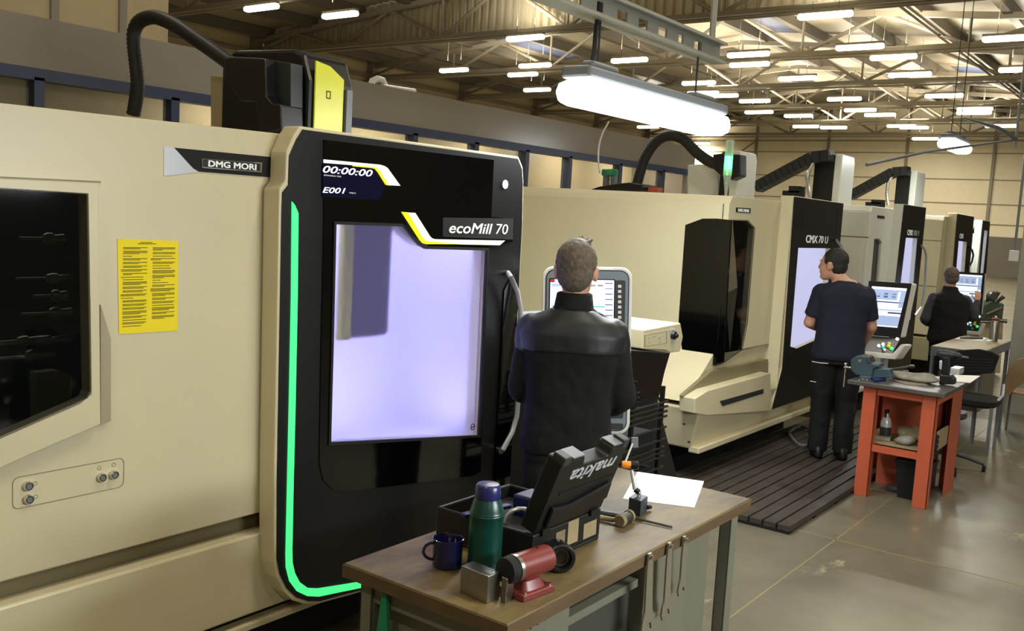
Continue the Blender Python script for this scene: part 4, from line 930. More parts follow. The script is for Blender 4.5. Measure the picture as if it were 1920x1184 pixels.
# red cast holder
c = P2(988, 1110); rd = empty('collet_fixture', c, 'red cast tool holder with a black end cap on the near bench', 'tool holder')
ya = V((.12, .99, 0)).normalized(); xa = V((.99, -.12, 0)).normalized()
base = [c-xa*.045-ya*.062, c+xa*.045-ya*.062, c+xa*.045+ya*.062, c-xa*.045+ya*.062]
MB().prism(base, (0, 0, .018)).build('base', 'red', rd, bevel=.003)
MB().loft([(c+V((0, 0, .016)), xa*.034, ya*.045), (c+V((0, 0, .04)), xa*.022, ya*.036), (c+V((0, 0, .06)), xa*.03, ya*.04)], 20, 4).build('neck', 'red', rd, smooth=True)
bc = c+V((0, 0, .078))
MB().cyl(bc-ya*.055, bc+ya*.075, .036, n=32).build('barrel', 'red', rd, bevel=.006, smooth=True)
MB().cyl(bc-ya*.062, bc-ya*.050, .037, n=32).build('collar', 'steel', rd, smooth=True)
MB().lathe(bc-ya*.06, [(.034, 0), (.036, .01), (.034, .03), (.022, .034), (0, .034)], -ya, 28).build('end_cap', 'matte', rd, smooth=True)
for s in (-1, 1): MB().lathe(c+xa*.036+ya*.048*s+V((0, 0, .018)), [(.005, 0), (.005, .006), (0, .006)], n=8).build('bolt', 'chrome', rd)
MB().lathe(bc+V((0, 0, .035))+ya*.03, [(.004, 0), (.004, .003), (0, .003)], n=8).build('oil_hole', 'matte', rd)
# black ring gauge on its side
c = P2(1047, 1070)+V((0, 0, .042)); ra = V((.75, -.66, 0)).normalized()
rg = empty('ring_gauge', (c.x, c.y, BT), 'black cylindrical gauge lying on its side next to the red tool holder', 'gauge')
MB().lathe(c-ra*.045, [(.030, 0), (.036, .004), (.036, .045), (.042, .05), (.042, .068), (.038, .072), (.030, .072), (.028, .055), (0, .05)], ra, 36).build('gauge_body', 'black', rg, smooth=True)
MB().lathe(c-ra*.045, [(.026, .053), (.026, .058), (.020, .058), (.020, .053)], ra, 32).build('inner_ring', 'darksteel', rg, smooth=True)
MB().lathe(c-ra*.045+V((0, 0, .036))+ra*.02, [(.005, 0), (.005, .004), (0, .004)], n=8).build('grub_screw', 'grey', rg)
# power tool case
cs_ = empty('tool_case', (-1.64, 2.34, BT), 'open black power tool case standing on the near bench, lid raised', 'tool case')
X0, X1, C0, C1 = -1.83, -1.468, 2.15, 2.515; HB = .10
cm_ = MB(); cm_.plate([(X0, C0, BT+HB), (X1, C0, BT+HB), (X1, C1, BT+HB), (X0, C1, BT+HB)], [[(X0+.012, C0+.012, BT+HB), (X1-.012, C0+.012, BT+HB), (X1-.012, C1-.012, BT+HB), (X0+.012, C1-.012, BT+HB)]], (0, 0, -.09)); cm_.box((X0, C0, BT), (X1, C1, BT+.012))
cm_.build('case_base', 'caseblack', cs_, bevel=.005)
MB().box((X0+.015, C0+.015, BT+.012), (X1-.015, C1-.015, BT+.06)).build('tray', 'matte', cs_)
hy = V((0, 1, 0)); Hn = V((X1, (C0+C1)/2, BT+HB)); top = V((-1.385, (C0+C1)/2, 1.205)); ld = (top-Hn); Ll = ld.length; ld.normalize(); ln = hy.cross(ld).normalized(); ln = ln if ln.x > 0 else -ln   # outer normal
W2 = (C1-C0)/2
def lidp(u, v, w=0): return Hn+hy*u+ld*v+ln*w
hv = Ll
outl = [lidp(-W2, .0), lidp(W2, .0), lidp(W2+.0, hv*.35), lidp(W2, hv), lidp(.09, hv), lidp(.08, hv-.03), lidp(-.055, hv-.03), lidp(-.065, hv), lidp(-W2, hv)]
MB().prism(outl, -ln*.055).build('lid', 'caseblack', cs_, bevel=.006)
MB().prism([lidp(-W2+.03, .02, 0), lidp(W2-.02, .05, 0), lidp(W2-.03, .11, 0), lidp(-.06, .08, 0), lidp(-W2+.03, .09, 0)], ln*.014).build('lid_rib', 'caseblack', cs_, bevel=.005)
MB().prism([lidp(-W2+.05, .125, 0), lidp(W2-.02, .125, 0), lidp(W2-.02, .129, 0), lidp(-W2+.05, .129, 0)], ln*.003).build('lid_groove', 'matte', cs_)
MB().prism([lidp(-W2+.055, hv+.001, -.002), lidp(-.068, hv+.001, -.002), lidp(-.068, hv+.001, -.05), lidp(-W2+.055, hv+.001, -.05)], ld*.004).build('lid_lip', 'grey', cs_)
MB().prism([lidp(.092, hv+.001, -.002), lidp(W2-.04, hv+.001, -.002), lidp(W2-.04, hv+.001, -.05), lidp(.092, hv+.001, -.05)], ld*.004).build('lid_lip', 'grey', cs_)
for s in (-1, 1):
    cc2 = lidp(s*(W2-.022), hv+.0, -.02); MB().obox(cc2, hy*.018, ln*.022, ld*.014).build('latch', 'darkgrey', cs_, bevel=.004)
for s in (-1, 1): MB().obox(V((X1, (C0+C1)/2+s*.13, BT+HB)), (0, .02, 0), (.009, 0, 0), (0, 0, .009)).build('hinge', 'black', cs_)
text('makita', 'lettering', 'silver', cs_, lidp(.135, .200, .001), lidp(-.11, .200, .001), -ld, .043, .001, .012, .25)
for a, b, nm_ in (((1043, 1000), (1058, 1027), 'label'), ((1095, 984), (1117, 1002), 'label'), ((1066, 980), (1083, 1015), 'label')):
    pa, pb = U(a[0], a[1], 0, X1+.001), U(b[0], b[1], 0, X1+.001); MB().box((X1, pa.y, pa.z), (X1+.0012, pb.y, pb.z)).build('label', 'tan' if a[0] < 1050 else 'ply', cs_)
thing(MB().lathe(P2(1078, 1020)+V((0, 0, .03)), [(.022, 0), (.024, .006), (.022, .012), (.010, .014), (.010, .02), (0, .02)], V((.8, -.6, 0)), 24).cyl(P2(1078, 1020)+V((0, 0, .001)), P2(1078, 1020)+V((0, 0, .02)), .008, n=10), 'chrome_knob', 'chrome', 'small shiny knob standing against the black tool case', 'knob', smooth=True)
# tool parts in the case
tb = MB().box((-1.70, 2.36, BT+.06), (-1.62, 2.46, BT+.125)); thing(tb, 'battery_charger', 'toolblue', 'blue tool body lying inside the open tool case', 'power tool', bevel=.008)
sp = MB().obox((-1.70, 2.23, BT+.10), V((.02, .09, 0)), V((.012, -.003, 0)), (0, 0, .006)); thing(sp, 'blue_wrench', 'toolblue', 'blue handled tool lying across the open tool case behind the flask', 'wrench', bevel=.004)
rc = V((-1.60, 2.27, BT+.075)); rp = arc(rc, V((.035, .03, 0)), V((0, 0, .045)), 0, PI, 14)
thing(MB().tube([p+V((0, 0, .0)) for p in rp], [.006 if i % 2 else .0075 for i in range(15)], 8), 'coiled_strap', 'silver', 'coiled metal loop inside the open tool case', 'strap', smooth=True)
# paper on bench
pq_ = [P2(*q, BT+.002) for q in ((1195, 885), (1320, 903), (1302, 952), (1168, 935))]
pp = thing(MB().prism([p-V((0, 0, .0015)) for p in pq_], (0, 0, .0015)), 'paper_sheet', 'paper', 'large white drawing sheet lying on the near bench', 'paper', origin=pq_[0])
def onp(u, v): return bil(pq_, u, v)
lnm = MB()
for v in (.2, .35, .5, .62): 
    a, b = onp(.12, v), onp(.85, v+.02); lnm.obox((a+b)/2+V((0, 0, .0003)), (b-a)/2, (onp(0, 1)-onp(0, 0)).normalized()*.0004, (0, 0, .0002))
a = onp(.92, .9); lnm.obox(a+V((0, 0, .0003)), V((.012, 0, 0)), V((0, .008, 0)), (0, 0, .0002)); lnm.build('print', 'silver', pp)
# magnetic base with arm
a, b, c = P2(1177, 962), P2(1200, 970), P2(1213, 960)
mb_ = empty('magnetic_base', (a+c)/2, 'magnetic indicator stand with an orange knob between the hammer and the paper', 'indicator stand')
MB().prism([a, b, c, a+c-b], (0, 0, .055)).build('magnet_block', 'magbase', mb_, bevel=.003)
tc_ = (a+c)/2+V((0, 0, .055)); MB().cyl(U(1213, 952, 0, c.x), U(1219, 951, 0, c.x), .008, n=10).build('magnet_switch', 'black', mb_)
Zt = (tc_-CAM).dot(fw)
def az(px, py, dz=0): return UD(Zt+dz, px, py)
MB().lathe(tc_, [(.008, 0), (.006, .008), (.009, .014), (.006, .02), (0, .02)], n=12).build('ball_joint', 'chrome', mb_, smooth=True)
e1 = az(1191, 918); MB().tube([tc_+V((0, 0, .015)), e1], [.010, .010], 10).build('lower_arm', 'black', mb_, smooth=True)
e2 = az(1184, 882); MB().tube([e1, e2], [.009, .006], 10).build('upper_arm', 'silver', mb_, smooth=True)
MB().lathe(az(1166, 872), [(.0115, 0), (.0125, .003), (.0125, .03), (.010, .034)], (az(1196, 872)-az(1166, 872)), 20).build('orange_knob', 'orangeknob', mb_, smooth=True)
MB().lathe(az(1183, 873), [(.014, 0), (.015, .004), (.015, .022), (.011, .026), (0, .026)], (az(1196, 872)-az(1166, 872)), 20).build('clamp', 'black', mb_, smooth=True)
MB().tube([az(1172, 868, .03), az(1186, 832, .04)], [.0035, .0035], 8).build('indicator_rod', 'pvc', mb_, smooth=True)
MB().obox(az(1190, 830, .05), rt*.012, up*.018, fw*.006).build('indicator', 'grey', mb_, bevel=.002)
# hammer
c = P2(1171, 984)+V((0, 0, .021)); hax = (P2(1190, 972)-P2(1158, 990)).normalized()
hm = empty('soft_hammer', (c.x, c.y, BT), 'soft faced hammer lying on the near bench with its handle to the left', 'hammer')
MB().cyl(c-hax*.026, c+hax*.026, .018, n=24).build('head', 'darksteel', hm, bevel=.002, smooth=True)
for s in (-1, 1): MB().lathe(c+hax*.024*s, [(.0205, 0), (.0215, .012), (.018, .018), (0, .018)], hax*s, 24).build('hammer_face', 'tan', hm, smooth=True)
MB().tube([c, P2(1148, 982)+V((0, 0, .012)), P2(1100, 972)+V((0, 0, .010))], [.008, .0085, .011], 10).build('handle', 'ply', hm, smooth=True)
a, b = P2(1170, 972)+V((0, 0, .008)), P2(1260, 992)+V((0, 0, .005))
fl = empty('file', (a+b)/2-V((0, 0, .006)), 'long steel file lying behind the hammer', 'file')
MB().tube([a, b], [.0045, .0035], 4).build('blade', 'darksteel', fl)
MB().tube([P2(1126, 968)+V((0, 0, .010)), P2(1150, 973)+V((0, 0, .011)), P2(1172, 976)+V((0, 0, .009))], [.010, .011, .007], 12).build('handle', 'darkgrey', fl, smooth=True)
# three spanners hanging on pegs
def spanner(pt, pb, label, sc):
    t, b = U(*pt, 0, BX1+.012), U(*pb, 0, BX1+.012); L = t.z-b.z; y = t.y
    sp_ = empty('open_spanner', (BX1+.012, y, b.z), label, 'spanner')
    w = .0145*sc; X = BX1+.010; tilt = (b.y-t.y)
    def p(u, v): return V((X, y+u*1.25+tilt*(1-v/L), b.z+v))
    out = [p(-.006*sc, L), p(.006*sc, L), p(w*.8, L-.05), p(w, .055*sc), p(.023*sc, .035*sc), p(.024*sc, .0), p(.013*sc, .003), p(.010*sc, .02*sc), p(-.004*sc, .024*sc), p(-.012*sc, .012*sc), p(-.019*sc, -.006), p(-.026*sc, .012*sc), p(-.022*sc, .036*sc), p(-w, .055*sc), p(-w*.8, L-.05)]
    hole = arc(p(0, L-.012*sc), V((0, .0035*sc, 0)), V((0, 0, .0035*sc)), 0, 2*PI, 8)[:-1]
    MB().plate(out, [hole], (.006, 0, 0)).build('spanner_body', 'spanner', sp_)
    return t
for pt, pb, lb, s in (((1218, 1038), (1213, 1184), 'largest open ended spanner hanging on the bench edge, nearest the camera', 1.25), ((1255, 1018), (1248, 1156), 'middle open ended spanner of the three hanging on the bench edge', 1.1), ((1283, 1006), (1277, 1112), 'smallest open ended spanner hanging on the bench edge, farthest of three', .9)):
    t = spanner(pt, pb, lb, s)
    MB().cyl((BX1-.002, t.y, t.z-.010), (BX1+.024, t.y, t.z-.010), .0035, n=8).lathe((BX1+.022, t.y, t.z-.010), [(.007, 0), (.007, .003), (0, .003)], (1, 0, 0), 10).build('peg', 'chrome', bn)

# ================================================================== ORANGE WORK TABLE
OX0, OX1, OY0, OY1, OT = -2.05, -1.42, 6.88, 7.68, .83
ot = empty('work_table', ((OX0+OX1)/2, (OY0+OY1)/2, 0), 'orange steel work table with a dark top and a lower shelf', 'table')
MB().box((OX0-.0, OY0-.03, OT-.03), (OX1+.02, OY1, OT)).build('table_top', 'tabletop', ot, bevel=.004)
for x, y in ((OX0+.10, OY0+.03), (OX1-.13, OY0+.03)):
    MB().box((x, y, 0), (x+.095, y+.008, OT-.03)).box((x+.087, y, 0), (x+.095, y+.07, OT-.03)).build('leg', 'orange', ot, bevel=.002)
MB().box((OX1-.03, OY1-.32, 0), (OX1-.02, OY1-.02, OT-.03)).box((OX1-.12, OY1-.03, 0), (OX1-.02, OY1-.02, OT-.03)).build('leg', 'orange', ot, bevel=.002)
MB().box((OX0+.02, OY1-.12, 0), (OX0+.03, OY1-.02, OT-.03)).box((OX0+.02, OY1-.03, 0), (OX0+.12, OY1-.02, OT-.03)).build('leg', 'orange', ot, bevel=.002)
MB().box((OX0+.10, OY0+.04, OT-.09), (OX1-.02, OY0+.045, OT-.03)).box((OX1-.03, OY0+.08, OT-.09), (OX1-.025, OY1-.02, OT-.03)).build('apron_rail', 'orange', ot)
zs = U(1660, 838, 1, OY0+.04).z
MB().box((OX0+.18, OY0+.035, zs-.05), (OX1-.1, OY0+.045, zs)).build('shelf_rail', 'orange', ot)
MB().box((OX0+.08, OY0+.09, zs-.0), (OX1-.04, OY1-.04, zs+.012)).build('shelf', 'ply', ot)
MB().box((OX0+.12, OY1-.3, zs+.012), (OX1-.12, OY1-.03, OT-.04)).build('back_box', 'orange', ot)
MB().box((OX0+.12, OY1-.3, 0), (OX1-.14, OY1-.04, zs-.01)).build('lower_box', 'orange', ot)
MB().box((OX1-.05, OY0+.2, zs+.012), (OX1-.035, OY1-.3, zs+.14)).build('side_board', 'ply', ot)
for k in range(4): MB().box((OX1-.055, OY0+.10, zs-.01+.035*k), (OX1-.03, OY0+.19, zs+.012+.035*k)).build('clip', 'matte', ot)
# on the shelf
c = V((OX0+.22, OY0+.25, zs+.012))
sb = empty('spray_bottle', c, 'clear spray bottle with a dark label on the orange table shelf', 'bottle')
MB().lathe(c, [(.035, 0), (.038, .01), (.038, .12), (.030, .15), (.014, .17), (.013, .19), (0, .19)], n=20).build('bottle_body', 'silver', sb, smooth=True)
MB().lathe(c, [(.0385, .02), (.0388, .02), (.0388, .09), (.0385, .09)], n=20).build('label', 'darkgrey', sb)
MB().box(c+V((-.012, -.03, .19)), c+V((.012, .02, .215))).box(c+V((-.006, -.035, .16)), c+V((.006, -.02, .2))).build('trigger', 'black', sb, bevel=.003)
def lump(c, sx, sy, sz, name, m, label, cat, seed=0, rot=0):
    mb = MB(); mb.ball((0, 0, sz*.5), sx, sy, sz*.55, 26)
    cr, sr = math.cos(rot), math.sin(rot); vs = []
    for p in mb.v:
        n = noise.noise(p*9+V((seed, 0, 0)))*.35+noise.noise(p*25+V((0, seed, 0)))*.12
        q = V((p.x*(1+n), p.y*(1+n), max(0, p.z*(1+n*1.2)))); vs.append(V((q.x*cr-q.y*sr, q.x*sr+q.y*cr, q.z))+V(c))
    mb.v = vs; return thing(mb, name, m, label, cat, smooth='all')
thing(MB().obox((OX0+.17, OY0+.25, zs+.027), (.09, .02, 0), (-.02, .10, 0), (0, 0, .012)), 'cardboard_box', 'card', 'flat cardboard piece lying on the left of the orange table shelf', 'cardboard')
lump((OX0+.38, OY0+.38, zs+.012), .10, .14, .10, 'rag', 'tan', 'tan rag heaped on the shelf of the orange table', 'rag', 3)
lump((OX0+.37, OY0+.17, zs+.012), .07, .06, .06, 'rag', 'cloth', 'dark grey rag at the front of the orange table shelf', 'rag', 5)
# bin under the table
c = V((OX1-.18, OY0+.28, 0)); bi = empty('waste_bin', c, 'black plastic waste bin standing under the orange table', 'bin')
MB().plate([c+V((a, b, .0)) for a, b in ((-.09, -.08), (.09, -.08), (.09, .08), (-.09, .08))], [], (0, 0, .01)).add([c+V((a, b, z)) for (k, z) in ((.09, 0), (.12, .27)) for a, b in ((-k, -k*.9), (k, -k*.9), (k, k*.9), (-k, k*.9))], [(0, 1, 5, 4), (1, 2, 6, 5), (2, 3, 7, 6), (3, 0, 4, 7)]).build('bin_body', 'matte', bi)
MB().plate([c+V((a, b, .27)) for a, b in ((-.125, -.113), (.125, -.113), (.125, .113), (-.125, .113))], [[c+V((a, b, .27)) for a, b in ((-.115, -.103), (.115, -.103), (.115, .103), (-.115, .103))]], (0, 0, .012)).build('bin_rim', 'matte', bi)
lump((OX0+.30, OY0+.35, 0), .06, .05, .06, 'crumpled_wrap', 'rooflight', 'crumpled clear wrap on the floor under the orange table', 'litter', 8)
# vice
def T(px, py, z=OT): return U(px, py, 2, z)
vc = empty('bench_vice', (OX0+.05, OY0+.2, OT), 'blue grey bench vice at the left end of the orange table', 'vice')
YV = OY0+.14
def vp(pts, dy, th, name, m, bev=.006): return MB().prism(UY(YV+dy, pts), (0, th, 0)).build(name, m, vc, bevel=bev)
vp([(1595, 695), (1594, 676), (1604, 668), (1614, 666), (1624, 669), (1630, 680), (1650, 683), (1650, 688), (1637, 692), (1634, 708), (1605, 704)], 0, .11, 'vice_body', 'viseblue', .012)
vp([(1630, 690), (1668, 693), (1672, 709), (1632, 709)], .02, .08, 'vice_slide', 'viseblue')
vp([(1612, 704), (1636, 707), (1640, 714), (1608, 712)], .0, .10, 'vice_base', 'viseblue')
vp([(1624, 668), (1629, 671), (1633, 681), (1626, 681)], -.01, .12, 'jaw', 'darksteel', .002)
MB().cyl(U(1612, 677, 1, YV-.004), U(1612, 677, 1, YV+.001), .012, n=14).build('boss', 'chrome', vc)
MB().tube(UY(YV+.05, [(1598, 690), (1583, 689)]), .012, 10).build('screw', 'chrome', vc, smooth=True)
MB().tube(UY(YV+.05, [(1586, 684), (1584, 706), (1582, 726)]), .006, 8).ball(UY(YV+.05, [(1586, 683)])[0], .013).build('handle_bar', 'chrome', vc, smooth=True)
def zpt(px, py, h=0): 
    p = T(px, py, OT+h); return p
thing(MB().tube([zpt(1668, 693, .03), zpt(1690, 690, .04), zpt(1708, 687, .045)], .008, 8).cyl(zpt(1705, 688, .04), zpt(1713, 688, .04), .015, n=12), 'socket_wrench', 'darksteel', 'long socket wrench lying behind the grey rag on the orange table', 'wrench', smooth=True)
lump(T(1716, 716), .16, .10, .06, 'rag', 'cloth', 'grey cloth spread on top of the orange table beside the drill', 'rag', 11)
thing(MB().prism([T(*q, OT+.002) for q in ((1672, 706), (1690, 712), (1735, 720), (1740, 724), (1700, 722), (1676, 714))], (0, 0, .002)), 'paper_sheet', 'card', 'grey worn sheet at the front edge of the orange table', 'paper')
thing(MB().prism([T(*q, OT) for q in ((1632, 712), (1658, 708), (1662, 715), (1640, 718))], (0, 0, .018)), 'blue_cloth', 'toolblue', 'small dark blue cloth at the foot of the vice', 'cloth', bevel=.005)
thing(MB().prism([T(*q, OT+.002) for q in ((1788, 704), (1838, 706), (1819, 719), (1790, 716))], (0, 0, .004)), 'notepad', 'paper', 'bright white notepad at the far corner of the orange table', 'paper')
thing(MB().box(T(1780, 702), T(1797, 700)+V((.03, .04, .05))), 'small_box', 'silver', 'small grey box on the orange table behind the drill', 'box', bevel=.003)
for px, py, lb in ((1610, 713, 'bright nut nearest the vice on the orange table'), (1617, 711, 'bright nut just right of the first by the vice'), (1625, 713, 'third bright nut in front of the vice'), (1762, 732, 'single bright nut at the front corner of the orange table')):
    thing(MB().lathe(T(px, py), [(.008, 0), (.008, .006), (.003, .006)], n=6), 'nut', 'chrome', lb, 'nut')
# cordless drill
dc = T(1772, 722); ydr = dc.y
dl = empty('cordless_drill', dc, 'dark cordless drill standing on its battery on the orange table', 'drill')
def dp(pts, th, name, m, bev=.008, dy=0): return MB().prism(UY(ydr-th/2+dy, pts), (0, th, 0)).build(name, m, dl, bevel=bev)
dp([(1762, 703), (1783, 704), (1790, 712), (1789, 722), (1760, 721)], .07, 'battery', 'black')
dp([(1766, 668), (1781, 670), (1781, 690), (1779, 705), (1765, 704)], .035, 'grip', 'black', .01)
MB().lathe(U(1757, 662, 1, ydr), [(.018, 0), (.026, .01), (.027, .08), (.024, .11), (.02, .12)], U(1800, 668, 1, ydr)-U(1757, 662, 1, ydr), 20).build('motor_housing', 'darkgrey', dl, smooth=True)
ch0 = U(1789, 667, 1, ydr); dd = (U(1815, 670.5, 1, ydr)-ch0).normalized()
MB().lathe(ch0, [(.024, 0), (.024, .03), (.016, .045), (.012, .052), (0, .052)], dd, 18).build('chuck', 'black', dl, smooth=True)
MB().cyl(ch0+dd*.045, ch0+dd*.095, .007, n=10).build('bit', 'chrome', dl, smooth=True)
dp([(1761, 677), (1767, 678), (1765, 694), (1761, 692)], .03, 'belt_hook', 'silver', .003)

# ================================================================== SECOND TABLE, CHAIRS, FAR MACHINE
TX0, TX1, TY0, TY1, TT = -2.10, -1.66, 9.5, 10.9, .86
t2 = empty('steel_table', ((TX0+TX1)/2, (TY0+TY1)/2, 0), 'grey steel table with a pale top behind the black chair', 'table')
MB().box((TX0, TY0, TT-.03), (TX1, TY1, TT)).build('table_top', 'ply', t2, bevel=.003)
MB().box((TX0-.005, TY0-.005, TT-.09), (TX1+.005, TY0, TT-.005)).box((TX1, TY0, TT-.09), (TX1+.005, TY1, TT-.005)).build('top_rail', 'grey', t2)
for x, y in ((TX0, TY0), (TX1-.03, TY0), (TX0, TY1-.04), (TX1-.03, TY1-.04)):
    h = [[(x+.03, y+.012, z), (x+.03, y+.028, z), (x+.03, y+.028, z+.02), (x+.03, y+.012, z+.02)] for z in [.06+.06*i for i in range(12)]]
    MB().plate([(x+.03, y, 0), (x+.03, y+.04, 0), (x+.03, y+.04, TT-.03), (x+.03, y, TT-.03)], h, (-.004, 0, 0)).box((x, y, 0), (x+.03, y+.004, TT-.03)).build('leg', 'grey', t2)
MB().box((TX0+.02, TY0+.3, .25), (TX1-.04, TY0+1.0, TT-.03)).build('cupboard', 'benchgrey', t2)
p = [U(a, b, 2, TT+.001) for a, b in ((1790, 636), (1842, 640), (1850, 634), (1800, 632))]
thing(MB().prism(p, (0, 0, .003)), 'drawing_sheet', 'paper', 'white sheets on the steel table by the flask', 'paper')
thing(MB().tube([U(a, b, 2, TT+.012) for a, b in ((1800, 634), (1820, 635), (1842, 635))], [.008, .014, .01], 8), 'hand_tool', 'darkgrey', 'dark hand tool lying on the white sheets on the steel table', 'tool', smooth=True)
c = U(1862, 641, 2, TT); fk = empty('steel_flask', c, 'brushed steel flask with a red lid on the grey steel table', 'flask')
MB().lathe(c, [(.036, 0), (.040, .005), (.040, .20), (.034, .215), (0, .215)], n=24).build('flask_body', 'steel', fk, smooth=True)
MB().lathe(c, [(.035, .213), (.036, .235), (.03, .24), (0, .24)], n=20).build('lid', 'red', fk, smooth=True)
MB().lathe(c, [(.012, .24), (.012, .26), (0, .262)], n=12).build('button', 'pvc', fk, smooth=True)
thing(MB().box(U(1848, 645, 2, TT), U(1856, 643, 2, TT)+V((.02, .02, .03))), 'small_box', 'pvc', 'tiny white box beside the steel flask', 'box')
# black chair
sc_ = U(1826, 745, 2, .47); 
bc_ = empty('office_chair', (sc_.x, sc_.y, 0), 'black padded chair on grey metal legs behind the orange table', 'chair')
MB().loft([((sc_.x, sc_.y, .41), (.19, 0, 0), (0, .2, 0)), ((sc_.x, sc_.y, .43), (.215, 0, 0), (0, .225, 0)), ((sc_.x, sc_.y, .47), (.215, 0, 0), (0, .225, 0)), ((sc_.x, sc_.y, .485), (.18, 0, 0), (0, .19, 0))], 24, 3.5).build('seat', 'matte', bc_, smooth=True)
bb = [U(a, b, 1, sc_.y+.12) for a, b in ((1775, 664), (1800, 657), (1835, 655), (1860, 660), (1874, 668), (1862, 700), (1790, 706), (1780, 690))]
mbb = MB(); mbb.prism(bb, (0, .03, 0)); mbb.build('backrest', 'matte', bc_, bevel=.01)
for k in range(5): 
    a, b = U(1786, 672+6*k, 1, sc_.y+.115), U(1864, 676+5*k, 1, sc_.y+.115); MB().tube([a, b], .003, 6).build('back_rib', 'darkgrey', bc_)
for sx in (-.18, .18):
    for sy in (-.17, .17): MB().box((sc_.x+sx-.013, sc_.y+sy-.013, 0), (sc_.x+sx+.013, sc_.y+sy+.013, .42)).build('leg', 'grey', bc_)
MB().tube([(sc_.x+.18, sc_.y-.05, .44), (sc_.x+.23, sc_.y+.0, .52), (sc_.x+.21, sc_.y+.12, .6)], .012, 8).build('side_frame', 'silver', bc_, smooth=True)
# star base of a swivel stool behind the table
c = V((-1.70, 8.35, 0)); stl = empty('swivel_base', c, 'dark five legged swivel base poking out behind the orange table', 'stool')
for k in range(5):
    a = math.radians(15+72*k); e = c+V((math.cos(a), math.sin(a), 0))*.34
    MB().tube([c+V((0, 0, .14)), c.lerp(e, .6)+V((0, 0, .10)), e+V((0, 0, .06))], [.022, .018, .014], 8).build('base_leg', 'darkgrey', stl, smooth=True)
    MB().cyl(e+V((-.012, 0, .025)), e+V((.012, 0, .025)), .025, n=12).build('castor', 'matte', stl, smooth=True)
MB().cyl(c+V((0, 0, .1)), c+V((0, 0, .42)), .025, n=10).lathe(c, [(.0, .42), (.17, .42), (.18, .44), (.17, .47), (0, .475)], n=20).build('column', 'darkgrey', stl, smooth=True)
# wooden chair at the frame edge
wc = U(1905, 735, 2, .44); wch = empty('wooden_chair', (wc.x, wc.y, 0), 'curved plywood chair at the right edge by the steel column', 'chair')
bp_ = UY(wc.y-.15, [(1880, 732), (1886, 705), (1893, 688), (1905, 676), (1925, 670), (1960, 672), (1958, 700), (1930, 712), (1905, 728), (1893, 742)])
MB().prism(bp_, (0, .014, 0)).build('backrest', 'chairwood', wch, bevel=.004)
MB().loft([((wc.x+.1, wc.y+.08, .43), (.2, 0, 0), (0, .19, 0)), ((wc.x+.1, wc.y+.08, .445), (.2, 0, 0), (0, .19, 0))], 20, 3.5).build('seat', 'chairwood', wch, smooth=True)
for sx in (-.08, .28):
    for sy in (-.1, .26): MB().tube([(wc.x+sx, wc.y+sy, .43), (wc.x+sx*1.15, wc.y+sy*1.15, 0)], .011, 8).build('leg', 'grey', wch, smooth=True)
# green machine behind the last console
gm_ = empty('bench_lathe', UD(13.2, 1862, 640)*1, 'green machine tool with levers behind the last operator by the grey column', 'machine tool')
gz0 = UD(13.2, 1862, 600); bx0 = UD(13.2, 1840, 600); bx1 = UD(13.2, 1884, 600)
MB().prism([UD(13.2, a, b) for a, b in ((1846, 573), (1862, 563), (1884, 570), (1880, 603), (1842, 602))], fw*.4).build('headstock', 'machinegreen', gm_, bevel=.02)
MB().prism([UD(13.3, a, b) for a, b in ((1836, 603), (1882, 604), (1876, 700), (1832, 700))], fw*.5).build('pedestal', 'cream_dim', gm_, bevel=.01)
for pts in (((1850, 566), (1856, 552)), ((1862, 566), (1872, 548)), ((1868, 568), (1882, 556)), ((1850, 590), (1878, 578)), ((1864, 600), (1888, 603))):
    MB().tube([UD(13.15, *pts[0]), UD(13.1, *pts[1])], [.02, .03], 8).build('lever', 'darksteel', gm_, smooth=True)
MB().lathe(UD(13.1, 1858, 556), [(.07, 0), (.07, .06), (.05, .08), (0, .08)], -fw, 16).build('handwheel', 'darksteel', gm_, smooth=True)

